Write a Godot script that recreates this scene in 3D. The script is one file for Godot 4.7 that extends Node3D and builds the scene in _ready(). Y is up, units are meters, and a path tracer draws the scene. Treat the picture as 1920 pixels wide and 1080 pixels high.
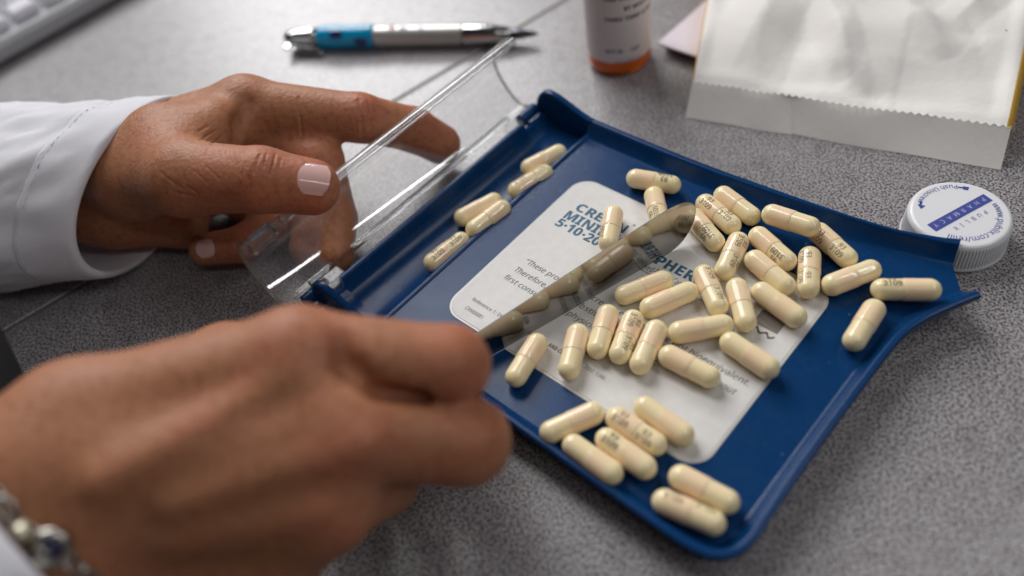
extends Node3D

const MM := 0.001
const FLOOR_Y := 8.0            # height of the tray's inner floor, mm
var cream_mats := []
var font_plain: SystemFont
var font_bold: FontVariation
var text_cache := {}
var taken := {}

# ------------------------------------------------------------------ small helpers (all lengths in mm)

func v3(x: float, y: float, z: float) -> Vector3:
	return Vector3(x, y, z) * MM

func numbered(called: String) -> String:
	var n: int = taken.get(called, 0)
	taken[called] = n + 1
	return called if n == 0 else "%s_%03d" % [called, n]

func thing(called: String, label: String, category: String, at := Vector3.ZERO, basis_ := Basis(), group := "") -> Node3D:
	var o := Node3D.new()
	o.name = numbered(called)
	add_child(o, true)
	o.transform = Transform3D(basis_, at * MM)
	o.set_meta("label", label)
	o.set_meta("category", category)
	if group != "":
		o.set_meta("group", group)
	return o

func part(called: String, m: Mesh, mat: Material, parent: Node) -> MeshInstance3D:
	var o := MeshInstance3D.new()
	o.name = called
	o.mesh = m
	o.material_override = mat
	parent.add_child(o, true)
	return o

func structure(called: String, m: Mesh, mat: Material) -> MeshInstance3D:
	var o := part(called, m, mat, self)
	o.set_meta("kind", "structure")
	return o

func lin(r: float, g: float, b: float, a := 1.0) -> Color:
	var c := Color(r, g, b).linear_to_srgb()
	c.a = a
	return c

func mat(c: Color, rough := 0.5, metal := 0.0, spec := 0.5) -> StandardMaterial3D:
	var m := StandardMaterial3D.new()
	m.albedo_color = c
	m.roughness = rough
	m.metallic = metal
	m.metallic_specular = spec
	return m

func noise_tex(freq: float, seed_: int, ramp: Array, size := 512, kind := FastNoiseLite.TYPE_SIMPLEX_SMOOTH, octaves := 3, as_normal := false) -> NoiseTexture2D:
	var n := FastNoiseLite.new()
	n.seed = seed_
	n.noise_type = kind
	n.frequency = freq
	n.fractal_type = FastNoiseLite.FRACTAL_FBM if octaves > 1 else FastNoiseLite.FRACTAL_NONE
	n.fractal_octaves = octaves
	var t := NoiseTexture2D.new()
	t.width = size
	t.height = size
	t.seamless = true
	t.noise = n
	t.as_normal_map = as_normal
	if ramp.size():
		var g := Gradient.new()
		var offs := PackedFloat32Array()
		var cols := PackedColorArray()
		for r in ramp:
			offs.append(r[0])
			cols.append(r[1])
		g.offsets = offs
		g.colors = cols
		t.color_ramp = g
	return t

# A mesh collected from shared, smooth-shaded patches. Points in mm.
class Build:
	var v := PackedVector3Array()
	var nrm := PackedVector3Array()
	var col := PackedColorArray()
	var idx := PackedInt32Array()
	var colored := false
	func point(p: Vector3, c := Color.WHITE) -> int:
		v.append(p * 0.001)
		nrm.append(Vector3.ZERO)
		col.append(c)
		return v.size() - 1
	func tri(a: int, b: int, c: int) -> void:
		idx.append(a); idx.append(b); idx.append(c)
		var n := (v[c] - v[a]).cross(v[b] - v[a]) * 1e6
		nrm[a] += n; nrm[b] += n; nrm[c] += n
	func quad(a: int, b: int, c: int, d: int) -> void:
		tri(a, b, c); tri(a, c, d)
	# rows of points -> one smooth sheet
	func sheet(rows: Array, close_u := false, close_v := false, cols := []) -> void:
		var nu: int = rows.size()
		var nv: int = rows[0].size()
		var at := v.size()
		for i in nu:
			for j in nv:
				point(rows[i][j], cols[i][j] if cols.size() else Color.WHITE)
		for i in (nu if close_u else nu - 1):
			for j in (nv if close_v else nv - 1):
				var i2 := (i + 1) % nu
				var j2 := (j + 1) % nv
				quad(at + i * nv + j, at + i * nv + j2, at + i2 * nv + j2, at + i2 * nv + j)
	# flat polygon given as points in order (fan by Geometry2D on two axes)
	func polygon(pts: Array, flat: PackedVector2Array, flip := false) -> void:
		var at := v.size()
		for p in pts:
			point(p)
		var t := Geometry2D.triangulate_polygon(flat)
		for k in range(0, t.size(), 3):
			if flip:
				tri(at + t[k], at + t[k + 2], at + t[k + 1])
			else:
				tri(at + t[k], at + t[k + 1], at + t[k + 2])
	# a box with chamfered edges along axes x, y, z
	func box(c: Vector3, ex: Vector3, ey: Vector3, ez: Vector3, ch := 0.5) -> void:
		var hx := ex.length(); var hy := ey.length(); var hz := ez.length()
		var ux := ex / hx; var uy := ey / hy; var uz := ez / hz
		var k: float = min(ch, min(hx, min(hy, hz)) * 0.9)
		var P := {}
		for sx in [-1, 1]:
			for sy in [-1, 1]:
				for sz in [-1, 1]:
					P[[sx, sy, sz, 0]] = c + ux * sx * hx + uy * sy * (hy - k) + uz * sz * (hz - k)
					P[[sx, sy, sz, 1]] = c + ux * sx * (hx - k) + uy * sy * hy + uz * sz * (hz - k)
					P[[sx, sy, sz, 2]] = c + ux * sx * (hx - k) + uy * sy * (hy - k) + uz * sz * hz
		for s in [-1, 1]:
			face([P[[s, -1, -1, 0]], P[[s, 1, -1, 0]], P[[s, 1, 1, 0]], P[[s, -1, 1, 0]]], c)
			face([P[[-1, s, -1, 1]], P[[1, s, -1, 1]], P[[1, s, 1, 1]], P[[-1, s, 1, 1]]], c)
			face([P[[-1, -1, s, 2]], P[[1, -1, s, 2]], P[[1, 1, s, 2]], P[[-1, 1, s, 2]]], c)
			for t in [-1, 1]:
				face([P[[s, t, -1, 0]], P[[s, t, 1, 0]], P[[s, t, 1, 1]], P[[s, t, -1, 1]]], c)
				face([P[[s, -1, t, 0]], P[[s, 1, t, 0]], P[[s, 1, t, 2]], P[[s, -1, t, 2]]], c)
				face([P[[-1, s, t, 1]], P[[1, s, t, 1]], P[[1, s, t, 2]], P[[-1, s, t, 2]]], c)
				for w in [-1, 1]:
					face([P[[s, t, w, 0]], P[[s, t, w, 1]], P[[s, t, w, 2]]], c)
	func face(pts: Array, inside: Vector3) -> void:
		var n: Vector3 = (pts[2] - pts[0]).cross(pts[1] - pts[0])
		var flip: bool = n.dot(pts[0] - inside) < 0.0
		var at := v.size()
		for p in pts:
			point(p)
		for k in range(1, pts.size() - 1):
			if flip:
				tri(at, at + k + 1, at + k)
			else:
				tri(at, at + k, at + k + 1)
	# a tube along points with radii
	func tube(pts: Array, radii: Array, sides := 16, caps := true) -> void:
		var rows := []
		var up := Vector3.UP
		var d0: Vector3 = (pts[1] - pts[0]).normalized()
		if abs(d0.dot(up)) > 0.9:
			up = Vector3.RIGHT
		for i in pts.size():
			var d: Vector3 = (pts[min(i + 1, pts.size() - 1)] - pts[max(i - 1, 0)]).normalized()
			var a := d.cross(up).normalized()
			var b := a.cross(d).normalized()
			up = b
			var row := []
			for k in sides:
				var t := TAU * k / sides
				row.append(pts[i] + (a * cos(t) + b * sin(t)) * radii[i])
			rows.append(row)
		if caps:
			var r0 := []
			var r1 := []
			for k in sides:
				r0.append(pts[0]); r1.append(pts[-1])
			rows.push_front(r0); rows.append(r1)
		sheet(rows, false, true)
	# lathe: profile of (radius, height) round an axis
	func lathe(prof: Array, base: Vector3, axis: Vector3, sides := 40, ripple := 0.0, n_ripple := 0) -> void:
		var d := axis.normalized()
		var a := d.cross(Vector3.UP)
		if a.length() < 0.1:
			a = d.cross(Vector3.RIGHT)
		a = a.normalized()
		var b := a.cross(d).normalized()
		var rows := []
		for p in prof:
			var row := []
			for k in sides:
				var t := TAU * k / sides
				var rr: float = p[0]
				if ripple > 0.0 and p.size() > 2:
					rr += ripple * cos(t * n_ripple) * p[2]
				row.append(base + d * p[1] + (a * cos(t) + b * sin(t)) * rr)
			rows.append(row)
		sheet(rows, false, true)
	func mesh() -> ArrayMesh:
		var a := []
		a.resize(Mesh.ARRAY_MAX)
		for i in nrm.size():
			nrm[i] = nrm[i].normalized() if nrm[i].length_squared() > 0.0 else Vector3.UP
		a[Mesh.ARRAY_VERTEX] = v
		a[Mesh.ARRAY_NORMAL] = nrm
		if colored:
			a[Mesh.ARRAY_COLOR] = col
		a[Mesh.ARRAY_INDEX] = idx
		var m := ArrayMesh.new()
		m.add_surface_from_arrays(Mesh.PRIMITIVE_TRIANGLES, a)
		return m

# Points along a Catmull-Rom curve through keys (arrays of floats)
func spline(keys: Array, per: int) -> Array:
	var out := []
	var n := keys.size()
	for i in n - 1:
		var k0: Array = keys[max(i - 1, 0)]
		var k1: Array = keys[i]
		var k2: Array = keys[i + 1]
		var k3: Array = keys[min(i + 2, n - 1)]
		for s in (per + 1 if i == n - 2 else per):
			var t := float(s) / per
			var p := []
			for c in k1.size():
				var a: float = k0[c]; var b: float = k1[c]; var d: float = k2[c]; var e: float = k3[c]
				p.append(0.5 * (2.0 * b + (d - a) * t + (2.0 * a - 5.0 * b + 4.0 * d - e) * t * t + (3.0 * b - a - 3.0 * d + e) * t * t * t))
			out.append(p)
	return out

# ------------------------------------------------------------------ lettering

# flat triangles (x right, y up, in mm) of a line of text of the given letter height, centred or from the left
func letters(text: String, size: float, bold := false, slant := 0.0, squeeze := 1.0, centred := true) -> Array:
	var key := [text, size, bold, slant, squeeze, centred]
	if text_cache.has(key):
		return text_cache[key]
	var t := TextMesh.new()
	t.text = text
	t.font = font_bold if bold else font_plain
	t.font_size = 40
	t.pixel_size = 0.01
	t.curve_step = 2.0
	t.depth = 0.0
	t.horizontal_alignment = HORIZONTAL_ALIGNMENT_CENTER if centred else HORIZONTAL_ALIGNMENT_LEFT
	var a := t.surface_get_arrays(0)
	var v: PackedVector3Array = a[Mesh.ARRAY_VERTEX]
	var ix = a[Mesh.ARRAY_INDEX]
	var out := []
	var k := size / 0.286       # capitals of the face are about 0.286 units tall at this size
	var lo := 1e9
	for p in v:
		lo = min(lo, p.x)
	var order := []
	if ix != null and ix.size():
		for i in ix:
			order.append(i)
	else:
		for i in v.size():
			order.append(i)
	for i in range(0, order.size() - 2, 3):
		var q := []
		var front := true
		for j in 3:
			var p: Vector3 = v[order[i + j]]
			if p.z < -0.0001:
				front = false
			var x: float = p.x - (0.0 if centred else lo)
			q.append(Vector2((x + p.y * slant) * squeeze, p.y) * k)
		if front:
			out.append(q)
	text_cache[key] = out
	return out

# lays lettering on a surface: f maps (x, y) in mm to a point in mm
func write(b: Build, tris: Array, f: Callable) -> void:
	for t in tris:
		var p0: Vector3 = f.call(t[0])
		var p1: Vector3 = f.call(t[1])
		var p2: Vector3 = f.call(t[2])
		var i0 := b.point(p0)
		var i1 := b.point(p1)
		var i2 := b.point(p2)
		b.tri(i0, i1, i2)

# ------------------------------------------------------------------ bodies from joined tapered bones

class Field:
	var lo: Vector3
	var h: float
	var nx: int
	var ny: int
	var nz: int
	var f := PackedFloat32Array()
	func setup(a: Vector3, b: Vector3, cell: float) -> void:
		lo = a
		h = cell
		nx = int(ceil((b.x - a.x) / cell)) + 1
		ny = int(ceil((b.y - a.y) / cell)) + 1
		nz = int(ceil((b.z - a.z) / cell)) + 1
		f.resize(nx * ny * nz)
		f.fill(20.0)
	# tapered bone joined with a smooth minimum of width k; carve > 0 cuts instead
	func bone(a: Vector3, b: Vector3, ra: float, rb: float, k: float, carve := false) -> void:
		var r: float = max(ra, rb) + k + 2.5 * h
		var i0: int = max(0, int((min(a.x, b.x) - r - lo.x) / h)); var i1: int = min(nx - 1, int((max(a.x, b.x) + r - lo.x) / h) + 1)
		var j0: int = max(0, int((min(a.y, b.y) - r - lo.y) / h)); var j1: int = min(ny - 1, int((max(a.y, b.y) + r - lo.y) / h) + 1)
		var k0: int = max(0, int((min(a.z, b.z) - r - lo.z) / h)); var k1: int = min(nz - 1, int((max(a.z, b.z) + r - lo.z) / h) + 1)
		var ab := b - a
		var l2: float = max(ab.length_squared(), 1e-6)
		var dr := rb - ra
		for i in range(i0, i1 + 1):
			for j in range(j0, j1 + 1):
				var base := (i * ny + j) * nz
				var p := Vector3(lo.x + i * h, lo.y + j * h, lo.z)
				for m in range(k0, k1 + 1):
					p.z = lo.z + m * h
					var ap := p - a
					var t: float = clampf(ap.dot(ab) / l2, 0.0, 1.0)
					var d: float = (ap - ab * t).length() - ra - dr * t
					if d < k + 2.5 * h:
						var g: float = f[base + m]
						if carve:
							d = -d
							var q: float = max(k - absf(g - d), 0.0)
							f[base + m] = max(g, d) + q * q / (4.0 * k)
						else:
							var q: float = max(k - absf(g - d), 0.0)
							f[base + m] = min(g, d) - q * q / (4.0 * k)
	# past a line's ends its groove fades out within a millimetre
	func g_out(t: float, r: Vector3, ab: Vector3, l2: float) -> bool:
		return (t <= 0.0 or t >= 1.0) and absf(r.dot(ab)) / sqrt(l2) > 0.8
	func surface(b, tint: Callable, smooth := 1, creases := []) -> void:
		var verts := PackedVector3Array()
		var id := PackedInt32Array()
		id.resize(nx * ny * nz)
		id.fill(-1)
		var sy := nz
		var sx := ny * nz
		var offs := [0, 1, sy, sy + 1, sx, sx + 1, sx + sy, sx + sy + 1]
		var ends := [[0, 1], [2, 3], [4, 5], [6, 7], [0, 2], [1, 3], [4, 6], [5, 7], [0, 4], [1, 5], [2, 6], [3, 7]]
		var cells := PackedInt32Array()
		for i in nx - 1:
			for j in ny - 1:
				var base := i * sx + j * sy
				for m in nz - 1:
					var c := base + m
					var g0: float = f[c]
					if g0 > 2.0 * h or g0 < -2.0 * h:
						continue
					var neg := 0
					for o in offs:
						if f[c + o] < 0.0:
							neg += 1
					if neg == 0 or neg == 8:
						continue
					var acc := Vector3.ZERO
					var n := 0
					for e in ends:
						var a: float = f[c + offs[e[0]]]
						var d: float = f[c + offs[e[1]]]
						if (a < 0.0) != (d < 0.0):
							var t := a / (a - d)
							var p0 := Vector3(e[0] >> 2, (e[0] >> 1) & 1, e[0] & 1)
							var p1 := Vector3(e[1] >> 2, (e[1] >> 1) & 1, e[1] & 1)
							acc += p0.lerp(p1, t)
							n += 1
					id[c] = verts.size()
					verts.append(lo + (Vector3(i, j, m) + acc / n) * h)
					cells.append(c)
		var quads := PackedInt32Array()
		for q in cells.size():
			var c: int = cells[q]
			var inside: bool = f[c] < 0.0
			# edges leaving the cell's low corner along x, y, z
			for axis in 3:
				var step: int = [sx, sy, 1][axis]
				if (f[c + step] < 0.0) == inside:
					continue
				var s1: int = [sy, 1, sx][axis]
				var s2: int = [1, sx, sy][axis]
				if c - s1 - s2 < 0:
					continue
				var a: int = id[c]; var b1: int = id[c - s1]; var c1: int = id[c - s1 - s2]; var d1: int = id[c - s2]
				if a < 0 or b1 < 0 or c1 < 0 or d1 < 0:
					continue
				if inside:
					quads.append_array([a, d1, c1, b1])
				else:
					quads.append_array([a, b1, c1, d1])
		for s in smooth:
			var sum := PackedVector3Array()
			sum.resize(verts.size())
			var cnt := PackedFloat32Array()
			cnt.resize(verts.size())
			for q in range(0, quads.size(), 4):
				var mid := (verts[quads[q]] + verts[quads[q + 1]] + verts[quads[q + 2]] + verts[quads[q + 3]]) * 0.25
				for w in 4:
					sum[quads[q + w]] += mid
					cnt[quads[q + w]] += 1.0
			for i in verts.size():
				if cnt[i] > 0.0:
					verts[i] = verts[i].lerp(sum[i] / cnt[i], 0.6)
		b.colored = true
		if creases.is_empty():
			for p in verts:
				b.point(p, tint.call(p))
			for q in range(0, quads.size(), 4):
				b.quad(quads[q], quads[q + 1], quads[q + 2], quads[q + 3])
			return
		# finer mesh: every quad in four, then the skin's folds pressed in along the normals
		var edge := {}
		var fine := PackedInt32Array()
		var nv := verts.size()
		for q in range(0, quads.size(), 4):
			var e := [0, 0, 0, 0]
			for w in 4:
				var a: int = quads[q + w]; var d: int = quads[q + (w + 1) % 4]
				var key: int = min(a, d) * nv + max(a, d)
				if not edge.has(key):
					edge[key] = verts.size()
					verts.append((verts[a] + verts[d]) * 0.5)
				e[w] = edge[key]
			var mid := verts.size()
			verts.append((verts[quads[q]] + verts[quads[q + 1]] + verts[quads[q + 2]] + verts[quads[q + 3]]) * 0.25)
			for w in 4:
				fine.append_array([quads[q + w], e[w], mid, e[(w + 3) % 4]])
		var nn := PackedVector3Array()
		nn.resize(verts.size())
		for q in range(0, fine.size(), 4):
			var n := (verts[fine[q + 2]] - verts[fine[q]]).cross(verts[fine[q + 1]] - verts[fine[q + 3]])
			for w in 4:
				nn[fine[q + w]] += n
		# each crease is a line near the skin: [from, to, half width, depth, reach]
		for c in creases:
			var a: Vector3 = c[0]; var ab: Vector3 = c[1] - c[0]
			var l2: float = max(ab.length_squared(), 1e-6)
			var mid: Vector3 = a + ab * 0.5
			var far: float = sqrt(l2) * 0.5 + 6.0
			for i in verts.size():
				var p := verts[i]
				if absf(p.x - mid.x) > far or absf(p.y - mid.y) > far or absf(p.z - mid.z) > far:
					continue
				var t: float = clampf((p - a).dot(ab) / l2, 0.0, 1.0)
				var r: Vector3 = p - a - ab * t
				var n := nn[i].normalized()
				var across: Vector3 = r - n * r.dot(n)
				if r.length() > 4.0 or g_out(t, r, ab, l2):
					continue
				var g: float = across.length() / c[2]
				if g < 2.6:
					verts[i] = p + n * c[3] * (exp(-g * g * 2.0) * -1.0 + 0.3 * exp(-pow(g - 1.4, 2.0) * 2.5))
		for p in verts:
			b.point(p, tint.call(p))
		for q in range(0, fine.size(), 4):
			b.quad(fine[q], fine[q + 1], fine[q + 2], fine[q + 3])

# ------------------------------------------------------------------ the scene

func _ready() -> void:
	# camera: looks down at the counter, rolled a little
	var cam := Camera3D.new()
	cam.name = "camera"
	add_child(cam)
	cam.transform = Transform3D(Basis(Vector3(0.97689, -0.14073, 0.16087), Vector3(0.21374, 0.64321, -0.73525), Vector3(0.0, 0.75264, 0.65843)).orthonormalized(), v3(0, 233.0, 0))
	var lens := CameraAttributesPhysical.new()
	lens.frustum_focal_length = 34.36
	lens.frustum_focus_distance = 0.295
	lens.exposure_aperture = 4.6
	lens.frustum_near = 0.01
	lens.frustum_far = 20.0
	cam.attributes = lens
	cam.fov = 38.5
	cam.near = 0.01
	cam.far = 20.0
	cam.current = true
	var we := WorldEnvironment.new()
	we.name = "environment"
	var env := Environment.new()
	env.background_mode = Environment.BG_COLOR
	env.background_color = Color(0.155, 0.16, 0.17)     # the dim, even light of the rest of the room
	env.tonemap_mode = Environment.TONE_MAPPER_LINEAR
	env.tonemap_exposure = 0.97
	env.sdfgi_enabled = true
	env.ssao_enabled = true
	env.ssil_enabled = true
	we.environment = env
	add_child(we)
	# ceiling fittings: two long ones in front and to the left, one overhead behind
	fixture(Vector3(-520, 1350, -1300), Vector2(1200, 600), 1.75, "long fluorescent ceiling panel above and beyond the counter, outside the frame")
	fixture(Vector3(-250, 1350, -2500), Vector2(1200, 600), 3.1, "farthest fluorescent ceiling panel beyond the counter, outside the frame")
	fixture(Vector3(1050, 1400, 90), Vector2(70, 1450), 0.62, "slim fluorescent ceiling tube far to the right, outside the frame", Vector3(0.44, 0, 0.9))
	fixture(Vector3(330, 1350, 560), Vector2(1200, 50), 0.18, "slim fluorescent ceiling tube behind the camera, outside the frame")

	font_plain = SystemFont.new()
	font_plain.font_names = PackedStringArray(["Droid Sans"])
	var heavy := SystemFont.new()
	heavy.font_names = PackedStringArray(["Droid Sans"])
	heavy.font_weight = 700
	font_bold = FontVariation.new()
	font_bold.base_font = heavy
	font_bold.variation_embolden = 0.5
	counter()
	tray()
	capsules()
	spatula()
	person()
	pen()
	bottle()
	bottle_cap()
	bag()
	keyboard()

func fixture(at: Vector3, size: Vector2, energy: float, label: String, along := Vector3(0.2, 0, -1)) -> void:
	var o := thing("ceiling_lamp", label, "lamp", at)
	o.look_at_from_position(at * MM, v3(-20, 0, -220), along)
	var b := Build.new()
	b.box(Vector3(0, 0, 22), Vector3(size.x * 0.5 + 15, 0, 0), Vector3(0, size.y * 0.5 + 15, 0), Vector3(0, 0, 20), 3)
	part("housing", b.mesh(), mat(Color(0.8, 0.8, 0.8), 0.5), o)
	var g := Build.new()
	g.box(Vector3(0, 0, 0), Vector3(size.x * 0.5, 0, 0), Vector3(0, size.y * 0.5, 0), Vector3(0, 0, 1), 0.5)
	var gm := mat(Color(0.9, 0.9, 0.9), 0.6)
	gm.emission_enabled = true
	gm.emission = Color(0.99, 0.985, 0.985)
	gm.emission_energy_multiplier = 1.0
	part("diffuser", g.mesh(), gm, o)
	var l := AreaLight3D.new()
	l.name = "lamp_light"
	l.area_size = size * MM
	l.light_energy = energy
	l.light_color = Color(0.99, 0.985, 0.985)
	l.shadow_enabled = true
	o.add_child(l, true)
	l.position = Vector3(0, 0, -0.006)

# ------------------------------------------------------------------ counter

func counter() -> void:
	var m := StandardMaterial3D.new()
	m.albedo_texture = noise_tex(0.21, 11, [[0.0, lin(0.035, 0.03, 0.034)], [0.36, lin(0.05, 0.043, 0.049)], [0.43, lin(0.18, 0.168, 0.175)], [0.5, lin(0.33, 0.315, 0.317)], [0.62, lin(0.42, 0.405, 0.405)], [1.0, lin(0.55, 0.535, 0.535)]], 1024, FastNoiseLite.TYPE_PERLIN, 4)
	m.uv1_triplanar = true
	m.uv1_world_triplanar = true
	m.uv1_scale = Vector3.ONE * 5.9
	m.detail_enabled = true
	m.detail_blend_mode = BaseMaterial3D.BLEND_MODE_MUL
	m.detail_uv_layer = BaseMaterial3D.DETAIL_UV_2
	m.uv2_triplanar = true
	m.uv2_world_triplanar = true
	m.uv2_scale = Vector3.ONE * 3.7
	m.detail_albedo = noise_tex(0.05, 23, [[0.0, Color(0.86, 0.85, 0.86)], [0.45, Color(0.965, 0.96, 0.965)], [1.0, Color(1, 1, 1)]], 512, FastNoiseLite.TYPE_SIMPLEX_SMOOTH, 3)
	m.roughness = 0.36
	m.metallic_specular = 0.6
	# two laminate slabs that meet in a seam; their front edge is the person's side
	var corner := Vector3(-205.0, 0, -239.2)
	var s := Vector3(0.866, 0, -0.50).normalized()    # along the seam, away from the front edge
	var e := Vector3(0.50, 0, 0.866).normalized()     # along the front edge, towards the camera
	for side in 2:
		var b := Build.new()
		var c: Vector3 = corner + s * 600.0 + (e * 700.9 if side == 0 else -e * 700.9) + Vector3(0, -16, 0)
		b.box(c, s * 600.0, Vector3(0, 16, 0), e * 700.0, 0.7)
		structure("counter" if side == 0 else "counter_001", b.mesh(), m)
	var f := Build.new()
	f.box(corner + s * 600.0 + Vector3(0, -16.0, 0), s * 599.5, Vector3(0, 15.5, 0), e * 1.3, 0.1)
	structure("counter_seam", f.mesh(), mat(lin(0.16, 0.145, 0.14), 0.6))
	var base := Build.new()
	base.box(corner + s * 640.0 + Vector3(0, -440, 0), s * 580.0, Vector3(0, 400, 0), e * 1350.0, 2.0)
	structure("counter_base", base.mesh(), mat(lin(0.03, 0.028, 0.03), 0.6))
	var fl := Build.new()
	fl.box(Vector3(0, -850, 0), Vector3(2500, 0, 0), Vector3(0, 10, 0), Vector3(0, 0, 2500), 1.0)
	structure("floor", fl.mesh(), mat(lin(0.02, 0.018, 0.02), 0.7))

# ------------------------------------------------------------------ tray

func tray_frame() -> Transform3D:
	# x runs from the hinge of the trough to the spout, z from the back rim to the front rim
	return Transform3D(Basis(Vector3(0.63473, 0, 0.77273), Vector3.UP, Vector3(-0.77273, 0, 0.63473)), Vector3(0.02357, 0.00000, -0.29112))

func rim_ring(st: Array, b: Build) -> Array:
	# st: rows of fold x, z, y and rim x, z, y. Returns the fold points.
	var rows := []
	var folds := []
	for p in st:
		var fo := Vector3(p[0], p[2], p[1])
		var ri := Vector3(p[3], p[5], p[4])
		var out := Vector3(ri.x - fo.x, 0, ri.z - fo.z).normalized()
		var row := []
		var yr := ri.y
		row.append(Vector3(fo.x, fo.y - 2.2, fo.z) - out * 6.0)
		row.append(Vector3(fo.x, fo.y - 2.2, fo.z) + out * 1.5)
		row.append(ri + out * -1.6 + Vector3(0, -3.6, 0))
		row.append(ri + out * 0.2 + Vector3(0, -2.6, 0))
		row.append(ri + out * 0.4 + Vector3(0, -1.2, 0))
		row.append(ri + out * 0.2 + Vector3(0, -0.35, 0))
		row.append(ri + out * -0.35)
		row.append(ri - out * 1.5)
		row.append(ri - out * 2.1 + Vector3(0, -0.25, 0))
		row.append(ri - out * 2.5 + Vector3(0, -0.8, 0))
		var inner := ri - out * 2.5 + Vector3(0, -0.8, 0)
		for t in [0.2, 0.4, 0.6, 0.75, 0.88, 1.0]:
			var q: Vector3 = inner.lerp(fo, t)
			q.y = fo.y + (inner.y - fo.y) * pow(1.0 - t, 1.5)
			row.append(q)
		rows.append(row)
		folds.append(fo)
	b.sheet(rows)
	# close the two cut ends
	for k in [0, rows.size() - 1]:
		var r: Array = rows[k]
		var flat := PackedVector2Array()
		for p in r:
			flat.append(Vector2(Vector2(p.x - r[0].x, p.z - r[0].z).length(), p.y))
		b.polygon(r, flat, k == 0)
	return folds

func hump_end(b: Build, z0: float, z1: float) -> void:
	var prof := spline([[1.5, 3.0], [-0.8, 8.0], [-0.6, 12.0], [0.8, 16.0], [3.6, 19.2], [7.2, 20.6], [12.0, 20.0], [18.0, 17.9], [24.0, 15.6], [30.0, 14.3]], 4)
	prof.append_array([[31.0, 8.0], [29.5, 4.0], [25.0, 1.2], [8.0, 1.0]])
	var mid := Vector2(15, 9)
	var loops := []
	for s in [[z0, -0.7], [z0 + (z1 - z0) * 0.12, 0.0], [z1 - (z1 - z0) * 0.12, 0.0], [z1, -0.7]]:
		var row := []
		for p in prof:
			var q := Vector2(p[0], p[1])
			var d: Vector2 = (q - mid).normalized()
			q += d * s[1]
			row.append(Vector3(q.x, q.y, s[0]))
		loops.append(row)
	b.sheet(loops, false, true)
	for k in [0, 3]:
		var flat := PackedVector2Array()
		for p in loops[k]:
			flat.append(Vector2(p.x, p.y))
		b.polygon(loops[k], flat, k == 3)

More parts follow.
